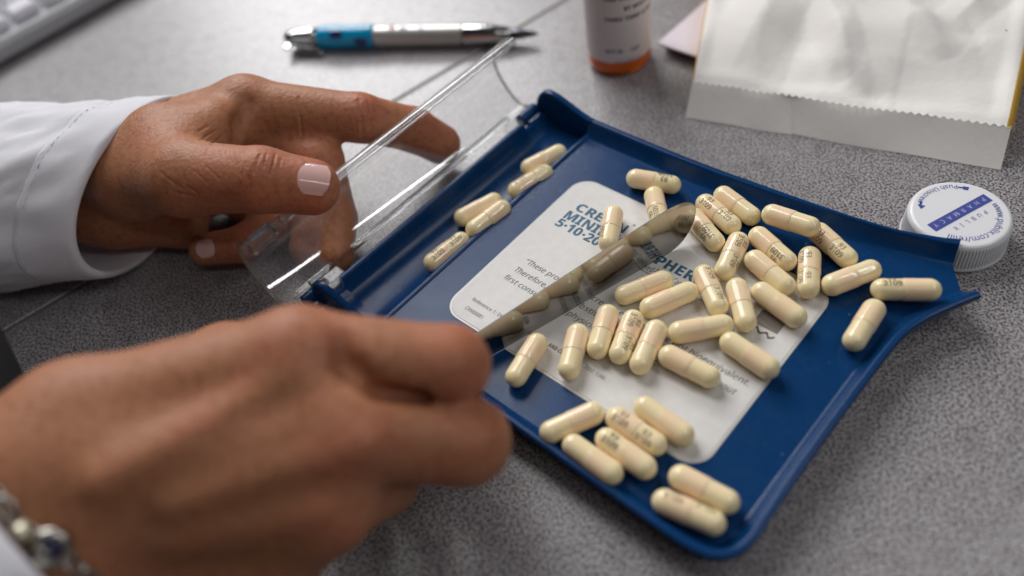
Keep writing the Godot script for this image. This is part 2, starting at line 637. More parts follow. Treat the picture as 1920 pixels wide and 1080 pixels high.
func tray() -> void:
	var fr := tray_frame()
	var t := thing("counting_tray", "blue plastic pill counting tray with a white printed card and a clear hinged lid", "pill tray", fr.origin / MM, fr.basis)
	var blue := mat(lin(0.0024, 0.038, 0.132), 0.30, 0.0, 0.33)
	blue.roughness_texture = noise_tex(0.02, 5, [[0.0, Color(0.75, 0.75, 0.75)], [1.0, Color(1, 1, 1)]], 512)
	blue.uv1_triplanar = true
	blue.uv1_scale = Vector3.ONE * 9.0
	blue.heightmap_enabled = true
	blue.heightmap_scale = 0.0012
	blue.heightmap_texture = noise_tex(0.12, 7, [], 512)
	blue.detail_enabled = true
	blue.detail_albedo = noise_tex(0.16, 19, [[0.0, Color(0.3, 0.4, 0.55, 0.0)], [0.80, Color(0.3, 0.4, 0.55, 0.0)], [0.88, Color(0.5, 0.55, 0.6, 0.35)], [1.0, Color(0.6, 0.62, 0.65, 0.5)]], 1024, FastNoiseLite.TYPE_SIMPLEX, 3)
	var b := Build.new()
	var s1 := [[182.0, -6.2, 7.6, 188.4, -3.6, 12.4], [178.2, 0.8, 7.9, 183.8, 4.6, 12.2], [172.6, 11.0, 8.0, 178.8, 15.0, 12.0], [170.2, 24.0, 8.0, 176.0, 27.0, 12.0], [169.6, 50.0, 8.0, 175.0, 51.0, 12.0], [169.2, 80.0, 8.0, 174.5, 81.0, 12.0], [169.0, 104.0, 8.0, 174.8, 104.0, 12.0],
		[169.0, 110.0, 8.0, 174.8, 110.0, 12.0], [168.1, 113.5, 8.0, 173.2, 116.2, 12.0], [165.8, 115.8, 8.0, 168.9, 120.5, 12.0], [162.0, 116.6, 8.0, 162.8, 122.2, 12.0], [154.0, 116.8, 8.0, 154.0, 122.6, 12.0], [130.0, 116.8, 8.0, 130.0, 122.4, 12.0], [90.0, 116.8, 8.0, 90.0, 122.0, 12.0], [50.0, 116.8, 8.0, 50.0, 122.0, 12.0], [28.5, 116.8, 8.0, 28.5, 122.0, 12.0]]
	var s2 := [[28.5, -2.2, 8.0, 28.5, -8.2, 14.3], [50.0, -2.2, 8.0, 50.0, -8.2, 14.1], [80.0, -2.5, 8.0, 80.0, -8.6, 14.0], [112.0, -3.8, 8.0, 115.0, -10.6, 14.0], [133.0, -5.8, 8.0, 140.0, -12.6, 14.0], [149.0, -8.0, 8.0, 155.0, -14.8, 14.0], [162.0, -10.9, 8.0, 165.0, -17.8, 14.0], [169.5, -12.8, 7.9, 170.2, -19.6, 14.1], [176.0, -14.8, 7.8, 174.2, -21.4, 14.2]]
	var f1 := rim_ring(spline(s1, 6), b)
	var f2 := rim_ring(spline(s2, 7), b)
	# the floor, top and underside, with the spout's open mouth between the two rims
	var floor_pts := []
	var flat := PackedVector2Array()
	for p in f1 + f2:
		floor_pts.append(p)
		flat.append(Vector2(p.x, p.z))
	var tipm := Vector3(180.4, 7.45, -8.9)
	floor_pts.append(Vector3(178.0, 7.5, -12.0)); flat.append(Vector2(178.0, -12.0))
	floor_pts.append(tipm); flat.append(Vector2(tipm.x, tipm.z))
	b.polygon(floor_pts, flat, false)
	var under := []
	for p in floor_pts:
		under.append(p - Vector3(0, 2.2, 0))
	b.polygon(under, flat, true)
	var n := floor_pts.size()
	b.sheet([[f2[-1], floor_pts[n - 2], tipm, f1[0]], [f2[-1] - Vector3(0, 2.2, 0), under[n - 2], under[n - 1], f1[0] - Vector3(0, 2.2, 0)]])
	# feet under the floor
	for q in [[60.0, 12.0], [60.0, 105.0], [160.0, 15.0], [160.0, 105.0]]:
		b.lathe([[0.01, 5.9], [5.0, 5.9], [4.5, 0.3], [4.2, 0.0], [0.01, 0.0]], Vector3(q[0], 0, q[1]), Vector3.UP, 16)
	# ridge between trough and floor
	b.sheet([[Vector3(27.6, 6.5, -4), Vector3(27.6, 6.5, 118)], [Vector3(28.0, 8.3, -4), Vector3(28.0, 8.3, 118)], [Vector3(28.5, 8.75, -4), Vector3(28.5, 8.75, 118)], [Vector3(29.7, 8.75, -4), Vector3(29.7, 8.75, 118)], [Vector3(30.2, 8.4, -4), Vector3(30.2, 8.4, 118)], [Vector3(30.5, 7.8, -4), Vector3(30.5, 7.8, 118)]])
	part("pan", b.mesh(), blue, t)
	# pale scuffs worn into the floor beside the ridge and along the back fold
	var sc := Build.new()
	var rng := RandomNumberGenerator.new()
	rng.seed = 4
	for k in 120:
		var near_ridge := k < 70
		var c := Vector3(31.6 + absf(rng.randfn(0.0, 1.2)), FLOOR_Y + 0.03, rng.randf_range(2.0, 60.0)) if near_ridge else Vector3(rng.randf_range(32.0, 168.0), FLOOR_Y + 0.03, rng.randf_range(1.0, 115.0))
		if not near_ridge and c.x > 42.0 and c.x < 152.0 and c.z > 16.0 and c.z < 101.0:
			continue
		var l := Vector3(rng.randf_range(-0.3, 0.3), 0, rng.randf_range(0.3, 1.5)) if near_ridge else Vector3(rng.randf_range(-0.5, 0.5), 0, rng.randf_range(-0.5, 0.5))
		var w := l.cross(Vector3.UP).normalized() * rng.randf_range(0.06, 0.22)
		sc.face([c - l, c - l * 0.2 + w, c + l, c + l * 0.3 - w], c - Vector3(0, 5, 0))
	var scp := part("scuff_marks", sc.mesh(), mat(lin(0.16, 0.19, 0.26), 0.7), t)
	scp.set_meta("kind", "stuff")
	# trough with its hinge rim and two rounded end walls
	var g := Build.new()
	var rows := []
	for z in [-6.5, 8.0, 8.6, 60.0, 113.4, 114.0, 124.0]:
		var hi: float = 12.4 if z > 8.3 and z < 113.7 else 8.2
		var prof := [[28.3, 8.2], [27.6, 6.2], [26.0, 4.4], [23.0, 3.0], [19.0, 2.4], [13.5, 2.4], [9.5, 3.2], [7.0, 4.8], [5.6, 6.8], [4.9, hi - 1.2], [4.6, hi - 0.3], [4.0, hi], [2.9, hi], [2.3, hi - 0.4], [2.1, hi - 1.5], [2.4, 5.5], [4.5, 2.0], [9.0, 0.5], [22.0, 0.5], [27.0, 2.2], [29.2, 5.2]]
		var row := []
		for p in prof:
			row.append(Vector3(p[0], p[1], z))
		rows.append(row)
	g.sheet(rows)
	hump_end(g, -8.4, -5.6)
	hump_end(g, 124.4, 121.6)
	# hinge barrels
	for z in [[-6.0, 4.5], [119.0, 128.4]]:
		g.lathe([[1.3, z[0] + 1.0], [1.3, z[0]], [2.7, z[0]], [3.0, z[0] + 0.4], [3.0, z[1] - 0.4], [2.7, z[1]], [1.3, z[1]], [1.3, z[1] - 1.5], [0.01, z[1] - 1.5]], Vector3(-1.6, 8.6, 0), Vector3(0, 0, 1), 24)
		g.box(Vector3(1.4, 7.6, (z[0] + z[1]) * 0.5), Vector3(2.2, 0, 0), Vector3(0, 1.5, 0), Vector3(0, 0, (z[1] - z[0]) * 0.42), 0.5)
	part("trough", g.mesh(), blue, t)
	card(t)
	lid(t)

func card(t: Node3D) -> void:
	var x0 := 43.6; var x1 := 150.4; var z0 := 18.2; var z1 := 99.3
	for k in 2:
		var b := Build.new()
		var grow := 0.9 if k == 0 else 0.0
		var top: float = FLOOR_Y + (0.22 if k == 0 else 0.35)
		var loops := [[], [], []]
		var flat := PackedVector2Array()
		for c in [[x1, z0, -PI / 2], [x1, z1, 0.0], [x0, z1, PI / 2], [x0, z0, PI]]:
			var r := 7.0
			var cx: float = c[0] + (-r if c[0] == x1 else r)
			var cz: float = c[1] + (-r if c[1] == z1 else r)
			for i in 9:
				var a: float = c[2] + PI / 2 * i / 8.0
				var d := Vector2(cos(a), sin(a))
				var q := Vector2(cx, cz) + d * (r + grow)
				loops[0].append(Vector3(q.x, FLOOR_Y - 0.3, q.y))
				loops[1].append(Vector3(q.x, top - 0.1, q.y))
				var qi := q - d * 0.12
				loops[2].append(Vector3(qi.x, top, qi.y))
				flat.append(qi)
		b.sheet(loops, false, true)
		b.polygon(loops[2], flat)
		if k == 0:
			part("card_window_edge", b.mesh(), mat(lin(0.62, 0.62, 0.58), 0.25), t)
		else:
			var pm := mat(lin(0.71, 0.70, 0.68), 0.5)
			pm.albedo_texture = noise_tex(0.03, 3, [[0.0, Color(0.965, 0.96, 0.955)], [1.0, Color(1, 1, 1)]], 512)
			pm.uv1_triplanar = true
			pm.uv1_scale = Vector3.ONE * 12.0
			var c := part("card", b.mesh(), pm, t)
			card_print(c)

func card_print(c: Node3D) -> void:
	var y := FLOOR_Y + 0.39
	var teal := Build.new()
	var ink := Build.new()
	# lettering runs along the card's long side (x), its top towards the back rim
	# one line of print squeezed to run from x0 to x1
	var fit := func(bb: Build, text: String, size: float, bold: bool, slant: float, x0: float, x1: float, z: float) -> void:
		var tris := letters(text, size, bold, slant, 1.0, false)
		var w := 0.01
		for q in tris:
			for p in q:
				w = max(w, p.x)
		var k: float = (x1 - x0) / w
		write(bb, tris, func(p: Vector2) -> Vector3: return Vector3(x0 + p.x * k, y, z - p.y))
	fit.call(teal, "CREON", 4.2, true, 0.0, 52.0, 75.2, 32.3)
	fit.call(ink, "®", 1.0, false, 0.0, 75.8, 76.8, 28.6)
	fit.call(teal, "MINIMICROSP", 4.35, true, 0.0, 50.9, 96.4, 38.0)
	fit.call(teal, "HERES", 4.35, true, 0.0, 97.0, 115.6, 38.0)
	fit.call(teal, "5·10·20", 4.15, true, 0.0, 50.6, 71.0, 43.0)
	fit.call(ink, "(Pancrelipase) Delaye", 2.7, false, 0.12, 73.6, 93.7, 43.0)
	fit.call(ink, "d-Release", 2.7, false, 0.12, 94.0, 102.4, 43.0)
	fit.call(ink, "Capsules", 2.7, false, 0.12, 103.3, 111.6, 43.0)
	fit.call(ink, "Numbers indicate units of lipase, in thousands, per capsule", 0.9, false, 0.0, 91.3, 121.0, 45.2)
	fit.call(ink, "“These products, panc", 2.35, false, 0.16, 53.6, 86.2, 65.2)
	fit.call(ink, "reatic enzymes, are not", 2.35, false, 0.16, 86.7, 124.0, 65.2)
	fit.call(ink, "bioequivalent.", 2.35, false, 0.16, 125.0, 146.8, 65.2)
	fit.call(ink, "Therefore, do not sub", 2.35, false, 0.16, 53.0, 85.2, 70.4)
	fit.call(ink, "stitute one for another when", 2.35, false, 0.16, 85.8, 132.6, 70.4)
	fit.call(ink, "without", 2.35, false, 0.16, 134.2, 145.2, 70.4)
	fit.call(ink, "first consulting the p", 2.35, false, 0.16, 52.3, 83.7, 75.4)
	fit.call(ink, "hysician or pharmacist.”", 2.35, false, 0.16, 84.2, 121.0, 75.4)
	fit.call(ink, "Reference 1: Digestive Diseases", 1.5, false, 0.0, 49.8, 79.0, 90.2)
	fit.call(ink, "AND CO", 1.5, true, 0.0, 85.2, 91.6, 90.0)
	fit.call(ink, "2002: 1260.", 1.4, false, 0.0, 100.6, 109.3, 90.0)
	fit.call(ink, "CRN00081", 1.6, false, 0.0, 50.3, 58.4, 94.6)
	part("title_print", teal.mesh(), mat(lin(0.022, 0.115, 0.20), 0.6), c)
	part("text_print", ink.mesh(), mat(lin(0.02, 0.02, 0.022), 0.6), c)
	# printed emblem near the right-hand end of the card
	var em := Build.new()
	em.polygon([Vector3(139.0 - 4.0, y, 40.5 - 3.5), Vector3(139.0 + 5.0, y, 40.5 - 3.5), Vector3(139.0 + 5.0, y, 40.5 + 3.0), Vector3(139.0 - 4.0, y, 40.5 + 3.0)], PackedVector2Array([Vector2(-4, -3.5), Vector2(5, -3.5), Vector2(5, 3), Vector2(-4, 3)]))
	part("emblem_print", em.mesh(), mat(lin(0.20, 0.17, 0.15), 0.6), c)
	var sw := Build.new()
	var pts := spline([[-4.0, 5.2], [-2.0, 3.9], [0.0, 5.6], [2.0, 4.4], [3.4, 5.8], [5.0, 4.6]], 6)
	var rows := [[], []]
	for p in pts:
		rows[0].append(Vector3(139.0 + p[0], y, 40.5 + p[1] - 0.45))
		rows[1].append(Vector3(139.0 + p[0], y, 40.5 + p[1] + 0.45))
	sw.sheet(rows)
	part("script_print", sw.mesh(), mat(lin(0.10, 0.035, 0.025), 0.6), c)

func clear_mat(alpha := 0.03, rough := 0.04, c := Color(0.9, 0.92, 0.9)) -> StandardMaterial3D:
	var m := mat(Color(c.r, c.g, c.b, alpha), rough)
	m.transparency = BaseMaterial3D.TRANSPARENCY_ALPHA
	return m

func glass_mat(c := Color(0.97, 0.98, 0.98), rough := 0.03) -> StandardMaterial3D:
	var m := mat(Color(c.r, c.g, c.b, 0.0), rough)
	m.refraction_enabled = true
	m.refraction_scale = 0.05
	return m

func lid(t: Node3D) -> void:
	var o := Node3D.new()
	o.name = "lid"
	t.add_child(o, true)
	var z0 := -4.0; var z1 := 134.4
	var line := spline([[-4.2, 10.4], [-7.6, 9.2], [-11.6, 11.2], [-15.6, 15.4], [-19.2, 21.0], [-20.8, 27.0], [-19.4, 33.0], [-15.0, 38.6], [-9.4, 42.0]], 5)
	var shell := Build.new()
	var rows := []
	for s in 15:
		var z: float = lerp(z0 + 0.5, z1 - 0.5, s / 14.0)
		var row := []
		for p in line:
			row.append(Vector3(p[0], p[1], z))
		rows.append(row)
	shell.sheet(rows)
	var inner := []
	for r in rows:
		var row := []
		for j in r.size():
			var d: Vector3 = (r[min(j + 1, r.size() - 1)] - r[max(j - 1, 0)]).normalized()
			row.append(r[j] + Vector3(d.y, -d.x, 0) * 1.3)
		inner.append(row)
	shell.sheet(inner)
	var sm := clear_mat(0.09, 0.05, Color(0.86, 0.87, 0.9))
	part("shell", shell.mesh(), sm, o)
	# thick cut ends of the shell, where one looks along the sheet
	for z in [z0, z1]:
		var e := Build.new()
		var pts := []
		var rad := []
		for p in line:
			pts.append(Vector3(p[0], p[1], z))
			rad.append(0.75)
		e.tube(pts, rad, 10)
		part("end_edge", e.mesh(), clear_mat(0.42, 0.1, Color(0.62, 0.6, 0.52)), o)
	# rounded lip along the free edge: the bar one lifts the lid by
	var lip := Build.new()
	var lr := []
	for z in [z0 + 0.3, z0 + 1.0, 60.0, z1 - 14.0]:
		var row := []
		var k: float = 0.6 if z < z0 + 0.6 else 1.0
		for i in 20:
			var a := TAU * i / 20.0
			row.append(Vector3(-7.0 + k * (3.1 * cos(a) * 0.86 - 1.9 * sin(a) * 0.5), 42.6 + k * (3.1 * cos(a) * 0.5 + 1.9 * sin(a) * 0.86), z))
		lr.append(row)
	var c0 := []; var c1 := []
	for i in 20:
		c0.append(Vector3(-7.0, 42.6, z0 + 0.3)); c1.append(Vector3(-7.0, 42.6, z1 - 14.0))
	lr.push_front(c0); lr.append(c1)
	lip.sheet(lr, false, true)
	part("lip", lip.mesh(), clear_mat(0.2, 0.06, Color(0.66, 0.66, 0.67)), o)
	# short moulded ticks and scratches under the lip
	var tk := Build.new()
	for k in 9:
		var zz := 16.0 + k * 12.5
		tk.box(Vector3(-16.2, 36.9, zz), Vector3(1.1 + 0.5 * sin(k * 2.1), 1.3, 0), Vector3(-0.1, 0.1, 0), Vector3(0, 0, 0.16), 0.03)
	part("moulded_tick", tk.mesh(), clear_mat(0.4, 0.2, Color(0.8, 0.8, 0.8)), o)
	# latch block at the near end
	var lat := Build.new()
	lat.box(Vector3(-13.2, 35.6, z1 - 7.0), Vector3(3.4, 4.2, 0), Vector3(-2.2, 1.9, 0), Vector3(0, 0, 5.4), 1.0)
	part("latch", lat.mesh(), glass_mat(), o)
	# stiffening rib along the hinge, and the two knuckles that clip on to the barrels
	var rib := Build.new()
	rib.box(Vector3(-5.6, 10.6, 65.0), Vector3(1.3, 0.5, 0), Vector3(-0.4, 1.1, 0), Vector3(0, 0, 57.0), 0.5)
	part("rib", rib.mesh(), glass_mat(), o)
	for z in [9.6, 113.6]:
		var kn := Build.new()
		kn.box(Vector3(-1.2, 9.4, z), Vector3(3.0, -0.4, 0), Vector3(0.3, 2.0, 0), Vector3(0, 0, 4.2), 1.0)
		part("knuckle", kn.mesh(), clear_mat(0.12, 0.06), o)
	var stop := Build.new()
	stop.box(Vector3(-7.4, 10.4, z1 - 4.0), Vector3(2.4, 0.8, 0), Vector3(-0.3, 1.0, 0), Vector3(0, 0, 3.0), 0.5)
	part("stop_block", stop.mesh(), clear_mat(0.12, 0.06), o)

# ------------------------------------------------------------------ capsules

func capsule_half(sign_: float, r: float, x0: float, length: float, c_dome: Color, c_side: Color) -> ArrayMesh:
	var b := Build.new()
	b.colored = true
	var rows := []
	var cols := []
	var prof := [[x0 - 0.0, r - 0.12], [x0 + 0.12, r]]
	for i in 5:
		prof.append([x0 + (length - r) * (i + 1) / 5.0, r])
	for i in 10:
		var a := PI / 2 * (i + 1) / 10.0
		prof.append([x0 + length - r + sin(a) * r, max(cos(a) * r, 0.01)])
	prof.push_front([x0, r - 0.9])
	for p in prof:
		var row := []
		var cr := []
		var k: float = smoothstep(length * 0.45, length * 0.8, p[0] - x0)
		for i in 32:
			var t := TAU * i / 32.0 * -sign_
			row.append(Vector3(p[0] * sign_, cos(t) * p[1], sin(t) * p[1]))
			cr.append(c_side.lerp(c_dome, k))
		rows.append(row)
		cols.append(cr)
	b.sheet(rows, false, true, cols)
	return b.mesh()

func imprint(spread: float) -> ArrayMesh:
	var b := Build.new()
	for half in 2:
		var cx := -4.7 if half == 0 else 4.4
		var r := 3.845 if half == 0 else 3.665
		var tw := spread if half == 1 else 0.0
		for ln in 2:
			var word := "93" if ln == 0 else "3109"
			var yy := 1.28 if ln == 0 else -1.28
			write(b, letters(word, 1.95, false, 0.0, 0.98), func(p: Vector2) -> Vector3:
				var a: float = (p.y + yy) / r + tw
				return Vector3(cx + p.x, cos(a) * (r + 0.02), -sin(a) * (r + 0.02)))
	return b.mesh()

func capsules() -> void:
	var cream := Color(0.94, 0.785, 0.475)
	var peach := Color(0.95, 0.72, 0.47)
	var m := StandardMaterial3D.new()
	m.vertex_color_use_as_albedo = true
	m.roughness = 0.11
	m.metallic_specular = 0.5
	m.subsurf_scatter_enabled = true
	m.subsurf_scatter_strength = 0.06
	var ink := mat(lin(0.022, 0.02, 0.02), 0.5)
	var cap_mesh := capsule_half(-1.0, 3.82, -0.9, 11.7, cream, peach)
	var body_mesh := capsule_half(1.0, 3.64, 0.0, 10.85, cream, Color(0.94, 0.77, 0.475))
	var prints := [imprint(0.0), imprint(0.35), imprint(-0.3)]
	var rows := [
		[62.10, 12.05, -231.11, -0.845, 0.000, -0.534, 0.0, "B", "capsule lying nearest the back rim above the card, with upside-down print"],
		[59.28, 12.05, -216.29, 0.121, -0.000, -0.993, 35.0, "B", "printed capsule touching the back-rim capsule end-on, its lower end behind the spatula"],
		[40.44, 12.05, -211.49, 0.367, -0.000, -0.930, 62.0, "B", "capsule standing out behind the spatula blade, on the large teal heading"],
		[72.45, 12.05, -201.02, -0.236, -0.000, -0.972, 40.0, "B", "capsule touching the rounded tip of the spatula"],
		[79.65, 12.05, -206.92, 0.366, -0.000, 0.931, -15.0, "A", "capsule with two upright prints, right above the one touching the spatula tip"],
		[87.46, 12.05, -209.14, 0.410, 0.000, 0.912, 177.0, "A", "plain capsule with a clear seam, above the capsule with two upright prints"],
		[100.38, 17.01, -191.90, 0.627, 0.129, 0.768, 164.0, "A", "plain capsule propped on its printed neighbour near the back rim"],
		[111.55, 12.05, -181.07, 0.285, 0.000, 0.958, -45.0, "A", "capsule with two readable prints, under the propped capsule near the back rim"],
		[111.51, 11.85, -165.79, 0.983, 0.000, -0.185, 188.0, "A", "plain capsule pointing at the spout, last of the crowd near the back rim"],
		[91.84, 12.05, -185.38, -0.333, 0.000, -0.943, 55.0, "B", "capsule with upside-down print on both halves, left of the propped capsule"],
		[77.56, 12.05, -186.07, -0.607, -0.000, 0.795, 35.0, "A", "steep capsule with print along its right side, above the right part of the card"],
		[87.00, 12.05, -175.17, 0.370, 0.000, 0.929, 199.0, "A", "plain capsule beside the one with upside-down print, at the card's upper right edge"],
		[99.42, 12.05, -171.68, -0.409, -0.000, 0.913, -30.0, "A", "upright capsule with print on its left side, at the upper right corner of the card"],
		[124.84, 13.00, -155.41, 0.954, -0.000, 0.299, 15.0, "B", "capsule lying in the mouth of the spout"],
		[107.10, 11.85, -146.33, -0.740, 0.000, 0.673, 160.0, "A", "capsule alone on blue plastic just below the spout"],
		[65.76, 12.05, -173.16, 0.020, 0.000, 1.000, 42.0, "A", "leaning capsule with print on its right side, left of a plain upright one mid card"],
		[73.40, 12.05, -164.42, -0.141, 0.000, 0.990, 184.0, "A", "plain upright capsule in the middle of the card, just left of the dark emblem"],
		[84.84, 12.05, -161.21, 0.464, 0.000, 0.886, 171.0, "B", "plain capsule lying slantwise above the dark emblem on the card"],
		[44.61, 12.05, -180.40, 0.985, 0.000, -0.171, 158.0, "B", "capsule under the small grey lettering, nearest the flat of the spatula blade"],
		[51.20, 12.05, -172.90, 0.975, 0.000, -0.223, 195.0, "A", "capsule with a long bright streak, second from the spatula blade"],
		[26.52, 12.05, -165.93, -0.454, -0.000, 0.891, 182.0, "A", "tallest plain capsule of the row of four on the quotation lines"],
		[15.34, 12.05, -160.49, -0.397, -0.000, 0.918, 169.0, "A", "first capsule of the row of four on the quotation lines, nearest the spatula"],
		[33.57, 12.05, -161.65, -0.527, 0.000, 0.850, 28.0, "A", "capsule with smudged print in the row of four on the quotation lines"],
		[39.31, 12.05, -155.70, -0.583, 0.000, 0.812, 193.0, "A", "last capsule of the row of four on the quotation lines, farthest from the spatula"],
		[57.63, 12.05, -158.31, 0.998, 0.000, 0.059, 180.0, "A", "plain capsule lying level in the centre of the card, above the word bioequivalent"],
		[68.86, 12.05, -144.31, 0.540, -0.000, 0.842, 167.0, "B", "plain capsule at the card's right edge beside the word bioequivalent"],
		[49.55, 12.05, -145.02, 0.666, 0.000, 0.746, 204.0, "A", "capsule below the word bioequivalent, with a bright streak on its lower half"],
		[-0.34, 12.05, -161.16, -0.624, 0.000, 0.781, 191.0, "A", "capsule across the card's lower edge next to the fingers"],
		[9.26, 12.05, -134.06, 0.974, 0.000, -0.227, 178.0, "B", "plain capsule slanting the other way at the left of the near front-rim cluster"],
		[27.36, 12.05, -126.44, 0.616, 0.000, 0.788, -5.0, "A", "capsule with two blurred prints in the middle of the near front-rim cluster"],
		[36.32, 12.05, -127.85, 0.576, 0.000, 0.817, 202.0, "B", "plain capsule of the near cluster lying on the card's lower edge"],
		[12.47, 12.05, -120.32, 0.610, 0.000, 0.793, 189.0, "B", "plain capsule of the near cluster closest to the front rim"],
		[22.47, 12.05, -119.90, 0.591, 0.000, 0.806, -5.0, "B", "capsule of the near cluster with one blurred print at its upper end"],
		[40.99, 11.85, -103.65, 0.711, 0.000, 0.703, 163.0, "A", "upper capsule of the pair in the tray's near corner"],
		[34.82, 11.85, -97.97, 0.779, 0.000, 0.628, 28.0, "A", "lower capsule of the pair in the tray's near corner, closest to the rim"],
		[24.37, 6.60, -263.40, 0.931, 0.000, -0.365, 187.0, "A", "capsule in the trough nearest its far end wall"],
		[16.66, 7.20, -251.45, 0.892, 0.000, -0.452, 25.0, "A", "capsule in the trough touching the farthest one, mostly behind the ridge"],
		[-6.42, 6.40, -242.88, 0.926, 0.000, -0.378, 161.0, "A", "middle capsule in the trough, lying clear of the ridge"],
		[-3.22, 8.00, -234.69, 0.841, 0.000, -0.542, 198.0, "B", "capsule in the trough wedged between the middle one and the ridge"],
		[-21.43, 7.00, -222.90, 0.826, 0.000, -0.563, 0.0, "A", "printed capsule in the trough nearest the spatula hand"],
	]
	for k in rows.size():
		var q: Array = rows[k]
		var ax := Vector3(q[3], q[4], q[5]).normalized()
		var up := Vector3.UP
		var z := ax.cross(up).normalized()
		up = z.cross(ax).normalized()
		var ba := Basis(ax, up, z)
		var turned: float = q[6]
		ba = ba.rotated(ax, -deg_to_rad(turned))
		var o := thing("capsule", q[8], "capsule", Vector3(q[0], q[1], q[2]), ba, "cream capsules in the counting tray")
		var flip: bool = q[7] == "B"
		var c := part("cap", cap_mesh, m, o)
		var d := part("body", body_mesh, m, o)
		if flip:
			c.rotation.y = PI
			d.rotation.y = PI
		part("imprint", prints[k % 3], ink, o)

# ------------------------------------------------------------------ spatula

func spatula() -> void:
	var a := Vector3(-12.38, 8.45, -168.54)
	var d := Vector3(0.92870, 0.00000, -0.37083)
	var n := Vector3(0.35981, 0.24192, 0.90111)
	var up := Vector3(-0.08971, 0.97030, -0.22467)
	var o := thing("spatula", "steel counting spatula with a mirror-like blade held in the near hand", "spatula", a, Basis(d, up, n))
	# blade outline: along x from the fist to the tip, y up from the card
	var low := spline([[-34.0, 1.6], [-14.0, 0.4], [0.0, 0.0], [40.0, 0.0], [70.0, 0.0], [77.0, 0.2], [83.0, 2.2], [88.0, 6.6], [90.2, 11.4]], 4)
	var high := spline([[-34.0, 8.8], [-14.0, 10.4], [0.0, 11.6], [40.0, 14.8], [66.0, 16.8], [76.0, 17.4], [83.0, 17.2], [88.0, 15.6], [90.2, 12.8]], 4)
	var b := Build.new()
	var th := 0.22
	var r0 := []; var r1 := []; var r2 := []; var r3 := []
	for i in low.size():
		r0.append(Vector3(low[i][0], low[i][1], th)); r1.append(Vector3(high[i][0], high[i][1], th))
		r2.append(Vector3(high[i][0], high[i][1], -th)); r3.append(Vector3(low[i][0], low[i][1], -th))
	b.sheet([r0, r1]); b.sheet([r2, r3])
	var be := Build.new()
	be.sheet([r1, r2]); be.sheet([r3, r0])
	part("blade_edge", be.mesh(), mat(lin(0.16, 0.15, 0.14), 0.65, 0.8), o)
	var steel := mat(lin(0.36, 0.352, 0.35), 0.09, 1.0)
	steel.roughness_texture = noise_tex(0.012, 31, [[0.0, Color(0.55, 0.55, 0.55)], [1.0, Color(1, 1, 1)]], 512)
	steel.roughness = 0.11
	steel.uv1_triplanar = true
	steel.uv1_scale = Vector3.ONE * 20.0
	part("blade", b.mesh(), steel, o)
	var h := Build.new()
	h.tube([Vector3(-30, 5.2, 0), Vector3(-36, 5.4, 0), Vector3(-60, 6.5, 0), Vector3(-105, 9.0, 0), Vector3(-122, 10.0, 0), Vector3(-124, 10.1, 0)], [2.6, 4.0, 5.0, 5.2, 4.4, 2.0], 18)
	part("handle", h.mesh(), mat(lin(0.03, 0.03, 0.035), 0.4), o)

# ------------------------------------------------------------------ the person's forearms, hands and coat sleeves

func skin_mat(rough := 0.5) -> StandardMaterial3D:
	var m := StandardMaterial3D.new()
	m.vertex_color_use_as_albedo = true
	m.roughness = rough
	m.metallic_specular = 0.36
	m.uv1_triplanar = true
	m.uv1_world_triplanar = true
	m.uv1_scale = Vector3.ONE * 26.0
	m.albedo_texture = noise_tex(0.022, 41, [[0.0, Color(0.84, 0.76, 0.72)], [0.45, Color(0.97, 0.96, 0.95)], [1.0, Color(1.0, 1.0, 1.0)]], 512, FastNoiseLite.TYPE_SIMPLEX_SMOOTH, 4)
	m.heightmap_enabled = true
	m.heightmap_scale = 0.02
	m.heightmap_texture = noise_tex(0.05, 43, [], 512, FastNoiseLite.TYPE_CELLULAR, 2)
	m.subsurf_scatter_enabled = true
	m.subsurf_scatter_strength = 0.08
	return m

